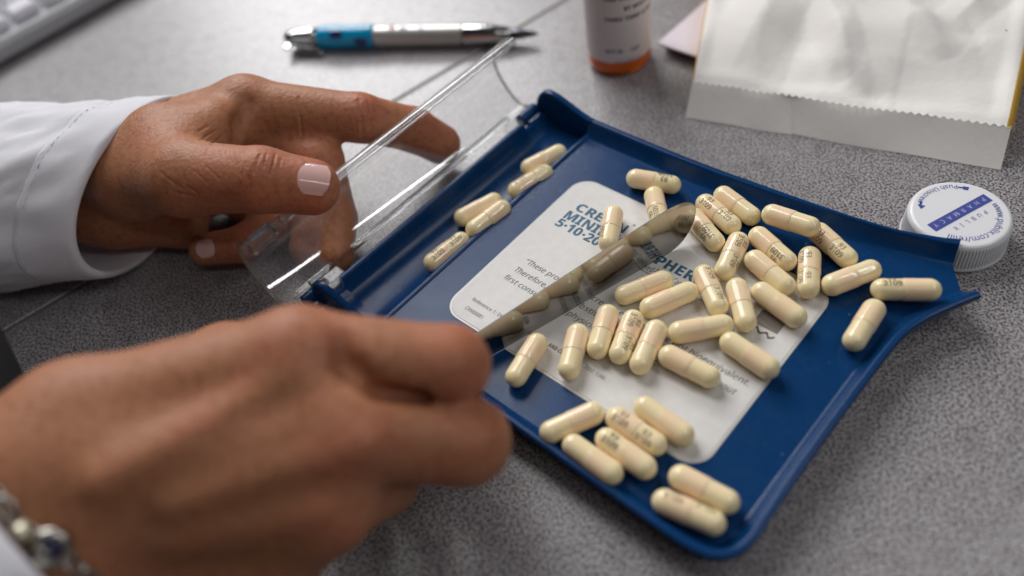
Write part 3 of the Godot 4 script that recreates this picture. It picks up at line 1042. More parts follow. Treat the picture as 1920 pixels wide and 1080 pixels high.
func person() -> void:
	var o := thing("person", "person in a white coat, one hand lifting the clear lid, the other holding a spatula", "person", Vector3.ZERO)
	var skin := skin_mat()
	var patches := FastNoiseLite.new()
	patches.seed = 9
	patches.frequency = 0.035
	var base := Color(0.435, 0.196, 0.103)
	var red := Color(0.49, 0.160, 0.100)
	# hand that lifts the lid
	var joints := {
		"fa": [Vector3(-190.4, 32.0, -293.3), 19.0],
		"fb": [Vector3(-192.5, 26.0, -287.1), 18.0],
		"w1": [Vector3(-149.7, 36.0, -287.1), 15.0],
		"w2": [Vector3(-154.4, 25.0, -274.3), 15.0],
		"im0": [Vector3(-139.5, 40.0, -285.0), 15.0],
		"i1": [Vector3(-89.3, 44.0, -289.0), 12.6],
		"i2": [Vector3(-44.6, 38.0, -275.7), 9.6],
		"i3": [Vector3(-26.1, 22.0, -282.2), 9.2],
		"i4": [Vector3(-16.7, 12.0, -281.7), 8.7],
		"mm0": [Vector3(-142.5, 35.0, -280.7), 14.0],
		"m1": [Vector3(-96.2, 33.0, -295.5), 12.0],
		"m2": [Vector3(-63.9, 29.0, -266.5), 9.4],
		"m3": [Vector3(-62.7, 13.0, -248.3), 8.4],
		"m4": [Vector3(-65.0, 8.0, -233.9), 7.6],
		"rm0": [Vector3(-147.8, 28.0, -280.5), 14.0],
		"r1": [Vector3(-103.7, 21.0, -295.0), 12.0],
		"r2": [Vector3(-73.0, 20.0, -255.2), 8.8],
		"r3": [Vector3(-71.8, 13.0, -245.0), 8.0],
		"r4": [Vector3(-75.6, 9.0, -239.8), 7.4],
		"pm0": [Vector3(-152.1, 21.0, -277.9), 14.0],
		"p1": [Vector3(-111.2, 15.0, -283.2), 11.0],
		"p2": [Vector3(-86.1, 15.0, -253.0), 8.0],
		"p3": [Vector3(-100.9, 12.5, -245.9), 7.4],
		"p4": [Vector3(-116.7, 11.5, -248.6), 6.6],
		"h0": [Vector3(-149.6, 17.0, -274.7), 13.0],
		"h1": [Vector3(-126.7, 12.5, -265.1), 10.0],
		"tc": [Vector3(-132.3, 42.0, -264.2), 14.0],
		"t1": [Vector3(-104.5, 54.0, -240.0), 13.4],
		"t2": [Vector3(-75.7, 57.0, -226.2), 11.0],
		"t3": [Vector3(-59.8, 52.0, -222.8), 9.8],
		"wa": [Vector3(-117.5, 50.0, -269.1), 13.5],
		"wb": [Vector3(-99.8, 49.0, -271.5), 10.0],
		"wc": [Vector3(-110.9, 52.0, -254.8), 13.0],
		"ga": [Vector3(-89.6, 47.9, -264.7), 2.0],
		"gb": [Vector3(-87.6, 50.9, -269.0), 2.6],
		"gc": [Vector3(-83.6, 53.9, -278.4), 1.6],
		"wd": [Vector3(-79.4, 36.0, -289.3), 11.0],
		"we": [Vector3(-89.6, 38.0, -284.9), 11.0],
	}
	var bones := [
		["fa", "w1", 8.0],
		["fb", "w2", 8.0],
		["w1", "im0", 8.0],
		["w2", "pm0", 8.0],
		["w1", "w2", 8.0],
		["im0", "i1", 7.0],
		["mm0", "m1", 7.0],
		["rm0", "r1", 7.0],
		["pm0", "p1", 7.0],
		["h0", "h1", 8.0],
		["i1", "m1", 6.0],
		["m1", "r1", 6.0],
		["r1", "p1", 6.0],
		["w1", "tc", 8.0],
		["tc", "t1", 9.0],
		["wa", "wb", 9.0],
		["tc", "wa", 9.0],
		["wc", "wb", 8.0],
		["we", "wd", 6.0],
		["i1", "i2", 3.5],
		["i2", "i3", 2.5],
		["i3", "i4", 2.5],
		["m1", "m2", 2.5],
		["m2", "m3", 2.0],
		["m3", "m4", 2.0],
		["r1", "r2", 2.0],
		["r2", "r3", 1.5],
		["r3", "r4", 1.5],
		["p1", "p2", 2.0],
		["p2", "p3", 1.5],
		["p3", "p4", 1.5],
		["t1", "t2", 4.0],
		["t2", "t3", 3.0],
		["ga", "gb", 4.0, true],
		["gb", "gc", 4.0, true],
	]
	var fl := Field.new()
	fl.setup(Vector3(-214.5, -3.6, -316.3), Vector3(-4.0, 72.0, -209.0), 1.2)
	for q in bones:
		fl.bone(joints[q[0]][0], joints[q[1]][0], joints[q[0]][1], joints[q[1]][1], q[2], q.size() > 3)
	var creases := [
		[Vector3(-74.1, 67.6, -221.4), Vector3(-75.2, 66.5, -219.3), 0.55, 0.30],
		[Vector3(-75.2, 66.5, -219.3), Vector3(-76.5, 64.7, -217.4), 0.55, 0.30],
		[Vector3(-72.0, 68.1, -225.1), Vector3(-73.1, 67.5, -221.7), 0.55, 0.38],
		[Vector3(-73.1, 67.5, -221.7), Vector3(-74.5, 65.9, -218.6), 0.55, 0.38],
		[Vector3(-69.9, 67.3, -226.2), Vector3(-70.6, 67.0, -222.6), 0.50, 0.30],
		[Vector3(-70.6, 67.0, -222.6), Vector3(-71.4, 66.3, -220.4), 0.50, 0.30],
		[Vector3(-67.4, 65.9, -226.4), Vector3(-68.3, 65.6, -221.8), 0.55, 0.38],
		[Vector3(-68.3, 65.6, -221.8), Vector3(-69.7, 64.0, -218.2), 0.55, 0.38],
		[Vector3(-65.7, 65.0, -224.5), Vector3(-66.6, 64.6, -221.3), 0.45, 0.25],
		[Vector3(-76.5, 68.2, -222.8), Vector3(-77.7, 67.1, -220.5), 0.50, 0.25],
		[Vector3(-77.7, 67.1, -220.5), Vector3(-78.8, 65.8, -219.1), 0.50, 0.25],
		[Vector3(-79.5, 67.9, -223.5), Vector3(-80.9, 66.3, -221.1), 0.50, 0.20],
		[Vector3(-92.6, 53.6, -261.8), Vector3(-94.6, 54.1, -258.5), 0.70, 0.45],
		[Vector3(-94.6, 54.1, -258.5), Vector3(-90.1, 66.7, -238.5), 0.70, 0.45],
		[Vector3(-94.6, 56.5, -261.2), Vector3(-97.0, 57.8, -257.3), 0.60, 0.35],
		[Vector3(-97.0, 57.8, -257.3), Vector3(-95.6, 65.1, -245.0), 0.60, 0.35],
		[Vector3(-96.5, 58.8, -261.6), Vector3(-99.0, 60.3, -257.3), 0.60, 0.30],
		[Vector3(-93.0, 56.9, -221.3), Vector3(-99.1, 58.2, -224.0), 0.70, 0.30],
		[Vector3(-99.1, 58.2, -224.0), Vector3(-104.4, 59.3, -226.0), 0.70, 0.30],
		[Vector3(-87.3, 55.5, -219.0), Vector3(-93.7, 55.4, -221.5), 0.70, 0.30],
		[Vector3(-93.7, 55.4, -221.5), Vector3(-99.7, 56.9, -224.0), 0.70, 0.30],
		[Vector3(-101.8, 61.0, -226.1), Vector3(-105.5, 63.6, -229.1), 0.60, 0.20],
		[Vector3(-105.5, 63.6, -229.1), Vector3(-107.8, 65.2, -231.6), 0.60, 0.20],
		[Vector3(-65.1, 51.3, -278.7), Vector3(-66.1, 46.4, -272.5), 0.80, 0.40],
		[Vector3(-66.1, 46.4, -272.5), Vector3(-67.7, 39.5, -270.0), 0.80, 0.40],
		[Vector3(-42.5, 47.8, -273.9), Vector3(-42.8, 43.9, -267.5), 0.80, 0.40],
		[Vector3(-42.8, 43.9, -267.5), Vector3(-44.6, 35.8, -265.7), 0.80, 0.40],
		[Vector3(-39.2, 46.3, -273.4), Vector3(-39.8, 41.8, -267.5), 0.70, 0.30],
		[Vector3(-39.8, 41.8, -267.5), Vector3(-41.4, 34.2, -266.6), 0.70, 0.30],
		[Vector3(-91.6, 62.5, -223.0), Vector3(-93.8, 64.4, -225.7), 0.50, 0.20],
		[Vector3(-93.8, 64.4, -225.7), Vector3(-96.3, 65.5, -228.5), 0.50, 0.20],
		[Vector3(-86.9, 64.1, -222.1), Vector3(-89.1, 65.5, -225.0), 0.50, 0.18],
		[Vector3(-89.1, 65.5, -225.0), Vector3(-91.3, 66.3, -227.6), 0.50, 0.18],
		[Vector3(-96.3, 59.5, -223.3), Vector3(-99.4, 61.3, -225.5), 0.50, 0.18],
	]
	var reds := []
	for n in ["t2", "i2", "i3", "m2", "p3", "t3"]:
		reds.append([joints[n][0], joints[n][1] * 1.25])
	var hb := Build.new()
	fl.surface(hb, func(p: Vector3) -> Color:
		var k := 0.0
		for r in reds:
			k = max(k, 1.0 - clampf((p - r[0]).length() / (r[1] * 1.6), 0.0, 1.0))
		k = clampf(k * 0.9 + patches.get_noise_3dv(p) * 0.55, 0.0, 1.0)
		return base.lerp(red, k), 2, creases)
	var left := part("hand", hb.mesh(), skin, o)
	nails(left, joints)
	# hand with the spatula, nearest to the camera
	var joints2 := {
		"fa": [Vector3(-138.9, 66.0, -102.4), 19.5],
		"fb": [Vector3(-134.6, 56.0, -96.3), 18.0],
		"w1": [Vector3(-125.6, 68.0, -116.4), 17.0],
		"w2": [Vector3(-118.9, 58.0, -104.7), 16.5],
		"im0": [Vector3(-112.7, 71.0, -127.1), 16.0],
		"i1": [Vector3(-55.5, 75.0, -130.6), 12.6],
		"i2": [Vector3(-19.6, 67.0, -124.4), 10.1],
		"i3": [Vector3(-21.1, 40.0, -147.7), 9.0],
		"i4": [Vector3(-31.5, 22.0, -165.5), 8.0],
		"mm0": [Vector3(-115.3, 69.0, -114.1), 17.0],
		"m1": [Vector3(-46.5, 66.0, -111.9), 12.4],
		"m2": [Vector3(-19.8, 53.0, -110.8), 11.2],
		"m3": [Vector3(-24.6, 33.0, -130.2), 9.0],
		"m4": [Vector3(-33.5, 22.0, -144.1), 8.0],
		"rm0": [Vector3(-116.4, 62.0, -110.0), 16.0],
		"r1": [Vector3(-56.1, 55.0, -101.4), 12.2],
		"r2": [Vector3(-45.8, 36.0, -114.8), 10.0],
		"r3": [Vector3(-44.5, 22.0, -130.8), 8.5],
		"r4": [Vector3(-51.6, 18.0, -140.5), 8.0],
		"pm0": [Vector3(-118.7, 53.0, -106.9), 15.5],
		"p1": [Vector3(-72.7, 42.0, -97.7), 11.5],
		"p2": [Vector3(-64.9, 25.0, -111.0), 9.0],
		"p3": [Vector3(-61.4, 15.0, -124.2), 8.0],
		"tc": [Vector3(-110.5, 60.0, -133.6), 14.0],
		"t1": [Vector3(-84.9, 50.0, -153.3), 12.5],
		"t2": [Vector3(-57.0, 32.0, -158.7), 10.0],
		"t3": [Vector3(-35.4, 22.0, -161.1), 9.0],
		"ta": [Vector3(-97.9, 78.9, -104.1), 3.6],
		"tb": [Vector3(-55.0, 80.0, -121.5), 3.4],
		"tc2": [Vector3(-84.7, 71.8, -99.2), 3.2],
		"td": [Vector3(-40.0, 71.9, -103.4), 3.2],
		"te": [Vector3(-88.2, 63.5, -96.6), 3.2],
		"tf": [Vector3(-54.1, 63.6, -95.3), 3.4],
		"ca": [Vector3(-41.9, 84.4, -126.8), 2.0],
		"cb": [Vector3(-41.9, 79.9, -120.5), 2.8],
		"cc": [Vector3(-36.8, 74.2, -116.0), 2.4],
		"cd": [Vector3(-27.1, 68.5, -115.7), 2.0],
		"ce": [Vector3(-12.3, 58.9, -117.7), 1.6],
		"cf": [Vector3(-37.4, 71.8, -117.8), 2.2],
		"cg": [Vector3(-13.3, 57.9, -118.6), 2.0],
	}
	var bones2 := [
		["fa", "w1", 8.0],
		["fb", "w2", 8.0],
		["w1", "w2", 8.0],
		["fa", "fb", 8.0],
		["w1", "im0", 8.0],
		["w2", "pm0", 8.0],
		["im0", "i1", 8.0],
		["mm0", "m1", 6.0],
		["rm0", "r1", 5.0],
		["pm0", "p1", 5.0],
		["i1", "m1", 4.0],
		["m1", "r1", 3.0],
		["r1", "p1", 4.0],
		["tc", "t1", 8.0],
		["t1", "t2", 5.0],
		["t2", "t3", 3.0],
		["i1", "i2", 2.2],
		["i2", "i3", 3.0],
		["i3", "i4", 2.0],
		["m1", "m2", 1.2],
		["m2", "m3", 3.0],
		["m3", "m4", 2.0],
		["r1", "r2", 1.5],
		["r2", "r3", 2.0],
		["r3", "r4", 2.0],
		["p1", "p2", 2.0],
		["p2", "p3", 2.0],
		["ta", "tb", 5.0],
		["tc2", "td", 5.0],
		["te", "tf", 5.0],
		["ca", "cb", 3.0, true],
		["cb", "cc", 2.5, true],
		["cc", "cd", 2.0, true],
		["cd", "ce", 1.2, true],
		["cf", "cg", 1.5, true],
	]
	var f2 := Field.new()
	f2.setup(Vector3(-162.4, 3.0, -177.5), Vector3(-4.6, 91.6, -74.3), 1.6)
	for q in bones2:
		f2.bone(joints2[q[0]][0], joints2[q[1]][0], joints2[q[0]][1], joints2[q[1]][1], q[2], q.size() > 3)
	var reds2 := []
	for n in ["i1", "m1", "r1", "i2", "m2"]:
		reds2.append([joints2[n][0], joints2[n][1] * 1.2])
	var h2 := Build.new()
	f2.surface(h2, func(p: Vector3) -> Color:
		var k := 0.0
		for r in reds2:
			k = max(k, 1.0 - clampf((p - r[0]).length() / (r[1] * 1.5), 0.0, 1.0))
		k = clampf(k * 0.8 + patches.get_noise_3dv(p) * 0.6, 0.0, 1.0)
		return base.lerp(red, k), 2)
	var right := part("hand", h2.mesh(), skin, o)
	right.set_meta("label", "hand nearest to the camera, closed round the spatula")
	left.set_meta("label", "hand with pale nails holding up the clear lid")
	sleeves(o)
	bracelet(o)

func nails(hand: Node3D, j: Dictionary) -> void:
	var nm := mat(lin(0.73, 0.465, 0.43), 0.14)
	nm.clearcoat_enabled = true
	nm.clearcoat = 0.7
	nm.clearcoat_roughness = 0.04
	for q in [
		[Vector3(-57.5, 60.5, -217.8), Vector3(0.934, -0.295, 0.203), Vector3(0.230, 0.840, 0.491), 6.6, 6.0, 8.6],
		[Vector3(-113.5, 16.9, -243.1), Vector3(-0.983, -0.062, -0.171), Vector3(-0.213, 0.713, 0.668), 4.6, 3.9, 5.4],
		]:
		# centre, direction to the tip, outward normal, half length, half width, curve radius
		var c: Vector3 = q[0]
		var d: Vector3 = q[1].normalized()
		var n: Vector3 = (q[2] - d * q[2].dot(d)).normalized()
		var s := d.cross(n)
		var b := Build.new()
		var rows := []
		for i in 13:
			var u := -1.0 + 2.0 * i / 12.0
			var row := []
			var w: float = 1.0
			if u < -0.35:
				w = pow(max(0.0, 1.0 - pow((-0.35 - u) / 0.66, 2.3)), 0.55)
			elif u > 0.7:
				w = 1.0 - 0.3 * pow((u - 0.7) / 0.3, 2.0)
			for k in 13:
				var t := -1.0 + 2.0 * k / 12.0
				var ang: float = t * w * q[4] / q[5]
				var end: float = u
				if u > 0.6:
					end = u - 0.16 * pow(absf(t), 3.0) * (u - 0.6) / 0.4
				var sag: float = -0.55 * max(0.0, -u - 0.55) - 0.3 * u * u * 0.6
				row.append(c + d * end * q[3] + s * sin(ang) * q[5] + n * ((cos(ang) - 1.0) * q[5] + sag))
			rows.append(row)
		b.sheet(rows)
		var lower := []
		for r in rows:
			var l := []
			for p in r:
				l.append(p - n * 0.7)
			lower.append(l)
		b.sheet([rows[12], lower[12]])
		part("fingernail", b.mesh(), nm, hand)

# rings along the arm, ended by the plane through «at» with the normal «cut», with a turned-in hem
class Sleeve:
	var axis: Array
	var ry: float
	var rz: float
	var cut: Vector3
	var at: Vector3
	var bottom: float
	var n := FastNoiseLite.new()
	func point(t: float, s: float, k: float, outer: bool) -> Vector3:
		var d: Vector3 = (axis[1] - axis[0]).normalized()
		var side := d.cross(Vector3.UP).normalized()
		var up := side.cross(d).normalized()
		var radial: Vector3 = side * cos(t) * rz + up * sin(t) * ry
		if outer:
			radial *= 1.0 + 0.0012 * max(0.0, -s)
		var p: Vector3 = axis[1] + radial * k
		# slide along the axis to the cut plane, then back by the step
		p += d * ((at - p).dot(cut) / d.dot(cut) + s)
		if outer:
			var w: float = n.get_noise_3d(p.x * 0.8, p.y * 1.6, p.z * 1.6) * 5.0 * clampf(-s / 25.0, 0.16, 1.0)
			w += -0.15 * exp(-pow((s + 20.6) / 0.7, 2.0)) + 0.45 * clampf((s + 21.2) * 2.0, 0.0, 1.0)
			p += radial.normalized() * w
		p.y = max(p.y, bottom)
		return p
	func shape(b, reach: float) -> void:
		var steps := []
		var s := -reach
		while s < -0.1:
			steps.append([s, 1.0, true])
			s += 0.45 if s > -23.5 and s < -18.0 else 2.6
		steps.append([0.0, 1.0, true])
		for e in [[0.5, 0.985], [0.7, 0.96], [0.3, 0.935], [-3.0, 0.925], [-12.0, 0.92], [-40.0, 0.9]]:
			steps.append([e[0], e[1], false])
		var rows := []
		for q in steps:
			var row := []
			for k in 96:
				row.append(point(TAU * k / 96.0, q[0], q[1], q[2]))
			rows.append(row)
		b.sheet(rows, false, true)

func make_sleeve(axis: Array, ry: float, rz: float, cut: Vector3, at: Vector3, bottom: float, seed_: int) -> Sleeve:
	var s := Sleeve.new()
	s.axis = axis; s.ry = ry; s.rz = rz; s.cut = cut; s.at = at; s.bottom = bottom
	s.n.seed = seed_
	s.n.frequency = 0.024
	return s

func sleeves(o: Node3D) -> void:
	var cloth := mat(lin(0.73, 0.725, 0.77), 0.85)
	cloth.uv1_triplanar = true
	cloth.uv1_scale = Vector3.ONE * 60.0
	cloth.heightmap_enabled = true
	cloth.heightmap_scale = 0.01
	cloth.heightmap_texture = noise_tex(0.2, 61, [], 256, FastNoiseLite.TYPE_SIMPLEX, 2)
	cloth.rim_enabled = true
	cloth.rim = 0.3
	var far_cuff := make_sleeve([Vector3(-250, 38, -288), Vector3(-133, 31, -271)], 32.0, 38.0, Vector3(1.0, -0.26, 0.62).normalized(), Vector3(-132.5, 31, -275), 0.3, 5)
	var near_cuff := make_sleeve([Vector3(-201.77, 60.00, -41.69), Vector3(-122.00, 60.00, -102.00)], 30.0, 34.0, Vector3(0.80, 0.00, -0.60).normalized(), Vector3(-122.00, 60.00, -102.00), -300.0, 6)
	var names := ["white coat cuff lying on the counter round the far wrist", "white cuff corner at the wrist nearest to the camera"]
	for k in 2:
		var cuff: Sleeve = far_cuff if k == 0 else near_cuff
		var b := Build.new()
		cuff.shape(b, 150.0 if k == 0 else 120.0)
		var l := part("coat_sleeve", b.mesh(), cloth, o)
		l.set_meta("label", names[k])
		var stitch := Build.new()
		for i in 84:
			var t := TAU * i / 84.0
			stitch.tube([cuff.point(t, -18.9, 0.997, true), cuff.point(t + 0.022, -18.9, 1.0, true), cuff.point(t + 0.05, -18.9, 0.997, true)], [0.12, 0.2, 0.12], 6)
		part("stitching", stitch.mesh(), cloth, l).set_meta("kind", "stuff")

func bracelet(o: Node3D) -> void:
	var silver := mat(lin(0.50, 0.48, 0.43), 0.25, 1.0)
	var br := Node3D.new()
	br.name = "bracelet"
	o.add_child(br, true)
	# chain lying across the back of the wrist
	var chain := [
		Vector3(-121.3, 87.1, -105.5),
		Vector3(-118.7, 85.1, -102.5),
		Vector3(-116.6, 82.1, -99.1),
		Vector3(-114.9, 79.2, -96.5),
		Vector3(-112.8, 76.5, -94.7),
		Vector3(-109.3, 72.0, -92.0),
		Vector3(-107.3, 67.8, -90.1),
		Vector3(-106.3, 61.8, -88.3),
	]
	var keys := []
	for p in chain:
		keys.append([p.x, p.y, p.z])
	var path := spline(keys, 12)
	var along := 0.0
	var next := 0.0
	var k := 0
	for i in range(1, path.size()):
		var p0 := Vector3(path[i - 1][0], path[i - 1][1], path[i - 1][2])
		var p := Vector3(path[i][0], path[i][1], path[i][2])
		along += (p - p0).length()
		if along < next:
			continue
		next = along + 3.6
		k += 1
		var d := (p - p0).normalized()
		var out := (Vector3(0, 1, 0.4) - d * d.dot(Vector3(0, 1, 0.4))).normalized()
		var s := d.cross(out).normalized()
		if k % 2 == 0:
			s = (out * 0.9 + s * 0.45).normalized()
		var ring := []
		var rad := []
		for q in 13:
			var u := TAU * q / 12.0
			ring.append(p + d * cos(u) * 2.7 + s * sin(u) * 1.7)
			rad.append(0.55)
		var b := Build.new()
		b.tube(ring, rad, 8, false)
		part("link", b.mesh(), silver, br)
	var cp := Vector3(-110.87, 74.64, -93.21)
	var cn := Vector3(0.29, 0.66, 0.70).normalized()
	var ch := Build.new()
	ch.lathe([[2.3, 0.0], [2.3, 1.0], [3.0, 1.7], [3.9, 1.7], [4.6, 1.1], [4.8, 0.2], [4.5, -0.9], [2.3, -0.9], [2.3, 0.0]], cp, cn, 28)
	part("charm", ch.mesh(), silver, br)
	var st := Build.new()
	st.lathe([[2.3, 0.1], [2.0, 0.6], [1.2, 1.0], [0.01, 1.1]], cp, cn, 20)
	part("blue_stone", st.mesh(), mat(lin(0.01, 0.015, 0.08), 0.15), br)
	var bead := Build.new()
	bead.lathe([[0.01, -2.3], [1.2, -2.0], [2.0, -1.1], [2.3, 0.0], [2.0, 1.1], [1.2, 2.0], [0.01, 2.3]], Vector3(-114.72, 79.79, -95.57), cn, 20)
	part("bead", bead.mesh(), mat(lin(0.7, 0.66, 0.5), 0.3, 0.6), br)

# ------------------------------------------------------------------ things round the tray

func pen() -> void:
	var a := Vector3(-89.3, 5.9, -405.3)
	var e := Vector3(40.3, 5.0, -358.6)
	var d := (e - a).normalized()
	var side := d.cross(Vector3.UP).normalized()
	var o := thing("pen", "silver ballpoint pen with a translucent blue section lying behind the lid", "pen", a, Basis(d, Vector3.UP, side))
	var chrome := mat(lin(0.62, 0.62, 0.62), 0.12, 1.0)
	var x := Vector3(1, 0, 0)
	var b := Build.new()
	b.lathe([[0.01, 0.0], [2.2, 0.3], [3.4, 2.0], [4.4, 7.0], [4.9, 14.0], [5.0, 19.6], [0.01, 19.7]], Vector3.ZERO, x, 32)
	part("end_cap", b.mesh(), chrome, o)
	var g := Build.new()
	g.lathe([[0.01, 19.8], [5.2, 19.8], [5.9, 22.0], [6.0, 30.0], [5.7, 38.0], [5.9, 46.0], [5.9, 50.5], [5.2, 51.4], [0.01, 51.4]], Vector3.ZERO, x, 32)
	var bl := mat(lin(0.0, 0.30, 0.55), 0.12)
	part("blue_section", g.mesh(), bl, o)
	var dk := Build.new()
	for q in [[31.5, 0.75], [45.0, 1.5]]:
		dk.box(Vector3(q[0], 5.6 * cos(q[1]), 5.6 * sin(q[1])), Vector3(3.4, 0, 0), Vector3(0, 0.7 * cos(q[1]), 0.7 * sin(q[1])), Vector3(0, -2.2 * sin(q[1]), 2.2 * cos(q[1])), 0.6)
	part("grip_pad", dk.mesh(), mat(lin(0.012, 0.02, 0.12), 0.3), o)
	var s := Build.new()
	s.lathe([[0.01, 51.5], [5.3, 51.5], [5.5, 52.2], [5.4, 98.0], [5.3, 98.4], [0.01, 98.4]], Vector3.ZERO, x, 32)
	part("barrel", s.mesh(), mat(lin(0.52, 0.51, 0.49), 0.34, 0.55), o)
	var w := Build.new()
	var w2 := Build.new()
	var round_barrel := func(x0: float, a0: float) -> Callable:
		return func(p: Vector2) -> Vector3:
			var t: float = a0 - p.y / 5.5
			return Vector3(x0 + p.x, 5.56 * cos(t), 5.56 * sin(t))
	write(w, letters("sample", 2.6, true, 0.0, 1.0, false), round_barrel.call(66.0, 0.2))
	write(w2, letters("®", 3.2, true, 0.0, 1.0, false), round_barrel.call(60.0, 0.2))
	# the lettering on the barrel is only a smudge in the photo: small marks of ink
	part("blue_print", w.mesh(), mat(lin(0.08, 0.08, 0.22), 0.5), o)
	part("red_print", w2.mesh(), mat(lin(0.35, 0.06, 0.05), 0.5), o)
	var c := Build.new()
	c.lathe([[0.01, 98.5], [5.4, 98.5], [5.6, 100.0], [5.2, 108.0], [4.4, 116.0], [3.4, 123.0], [0.01, 123.1]], Vector3.ZERO, x, 32)
	part("cone", c.mesh(), chrome, o)
	var tp := Build.new()
	tp.lathe([[0.01, 123.2], [2.9, 123.2], [2.2, 129.0], [1.3, 134.0], [0.6, 136.5], [0.01, 137.2]], Vector3.ZERO, x, 20)
	part("tip", tp.mesh(), mat(lin(0.12, 0.12, 0.14), 0.25, 0.8), o)
	var cl := Build.new()
	cl.box(Vector3(15.0, -3.0, 7.6), Vector3(8.5, -0.6, 0.4), Vector3(0, 1.0, 0), Vector3(0, 0, 2.2), 0.8)
	cl.box(Vector3(4.0, -1.0, 5.0), Vector3(1.6, 0, 0), Vector3(0, 1.0, 0), Vector3(0, 0, 4.0), 0.6)
	part("clip", cl.mesh(), chrome, o)

func bottle() -> void:
	var o := thing("pill_bottle", "open amber pill bottle with a white printed label behind the tray", "pill bottle", Vector3(73.5, 0.2, -331.0), Basis(Vector3.UP, deg_to_rad(10)))
	var b := Build.new()
	b.lathe([[0.01, 0.6], [11.5, 0.6], [12.0, 0.0], [13.2, 0.3], [14.5, 1.5], [14.9, 3.4], [14.9, 55.0], [14.0, 57.0], [13.6, 58.0], [13.6, 66.0], [13.2, 66.6], [12.4, 66.6], [12.2, 66.0], [12.2, 58.0], [13.3, 54.5], [13.4, 4.0], [12.8, 2.6], [0.01, 2.4]], Vector3.ZERO, Vector3.UP, 56)
	var am := glass_mat(Color(1.0, 0.52, 0.05), 0.08)
	am.albedo_color.a = 0.5
	part("vial", b.mesh(), am, o)
	var l := Build.new()
	var rows := []
	for y in [8.0, 8.2, 25.0, 51.0, 51.2]:
		var row := []
		for k in 49:
			var t := deg_to_rad(-160.0 + 320.0 * k / 48.0)
			var rr := 15.08
			row.append(Vector3(sin(t) * rr, y, cos(t) * rr))
		rows.append(row)
	l.sheet(rows)
	part("label", l.mesh(), mat(lin(0.76, 0.69, 0.69), 0.55), o)
	var w := Build.new()
	var on := func(a0: float, y0: float) -> Callable:
		return func(p: Vector2) -> Vector3:
			var t: float = a0 + p.x / 15.0
			return Vector3(sin(t) * 15.12, y0 + p.y, cos(t) * 15.12)
	write(w, letters("TAKE ONE CAPSULE", 1.9, true), on.call(0.0, 40.0))
	write(w, letters("BY MOUTH", 1.9, true), on.call(0.25, 35.0))
	write(w, letters("THREE TIMES A DAY", 1.9, true), on.call(0.05, 30.2))
	write(w, letters("QTY 30", 1.7, true), on.call(-0.55, 14.0))
	write(w, letters("CAP", 1.7, true), on.call(0.1, 14.0))
	part("label_text", w.mesh(), mat(lin(0.08, 0.07, 0.08), 0.6), o)
	var w2 := Build.new()
	write(w2, letters("NO REFILLS", 1.7, false), on.call(-0.1, 8.6))
	part("label_text", w2.mesh(), mat(lin(0.16, 0.17, 0.26), 0.6), o)

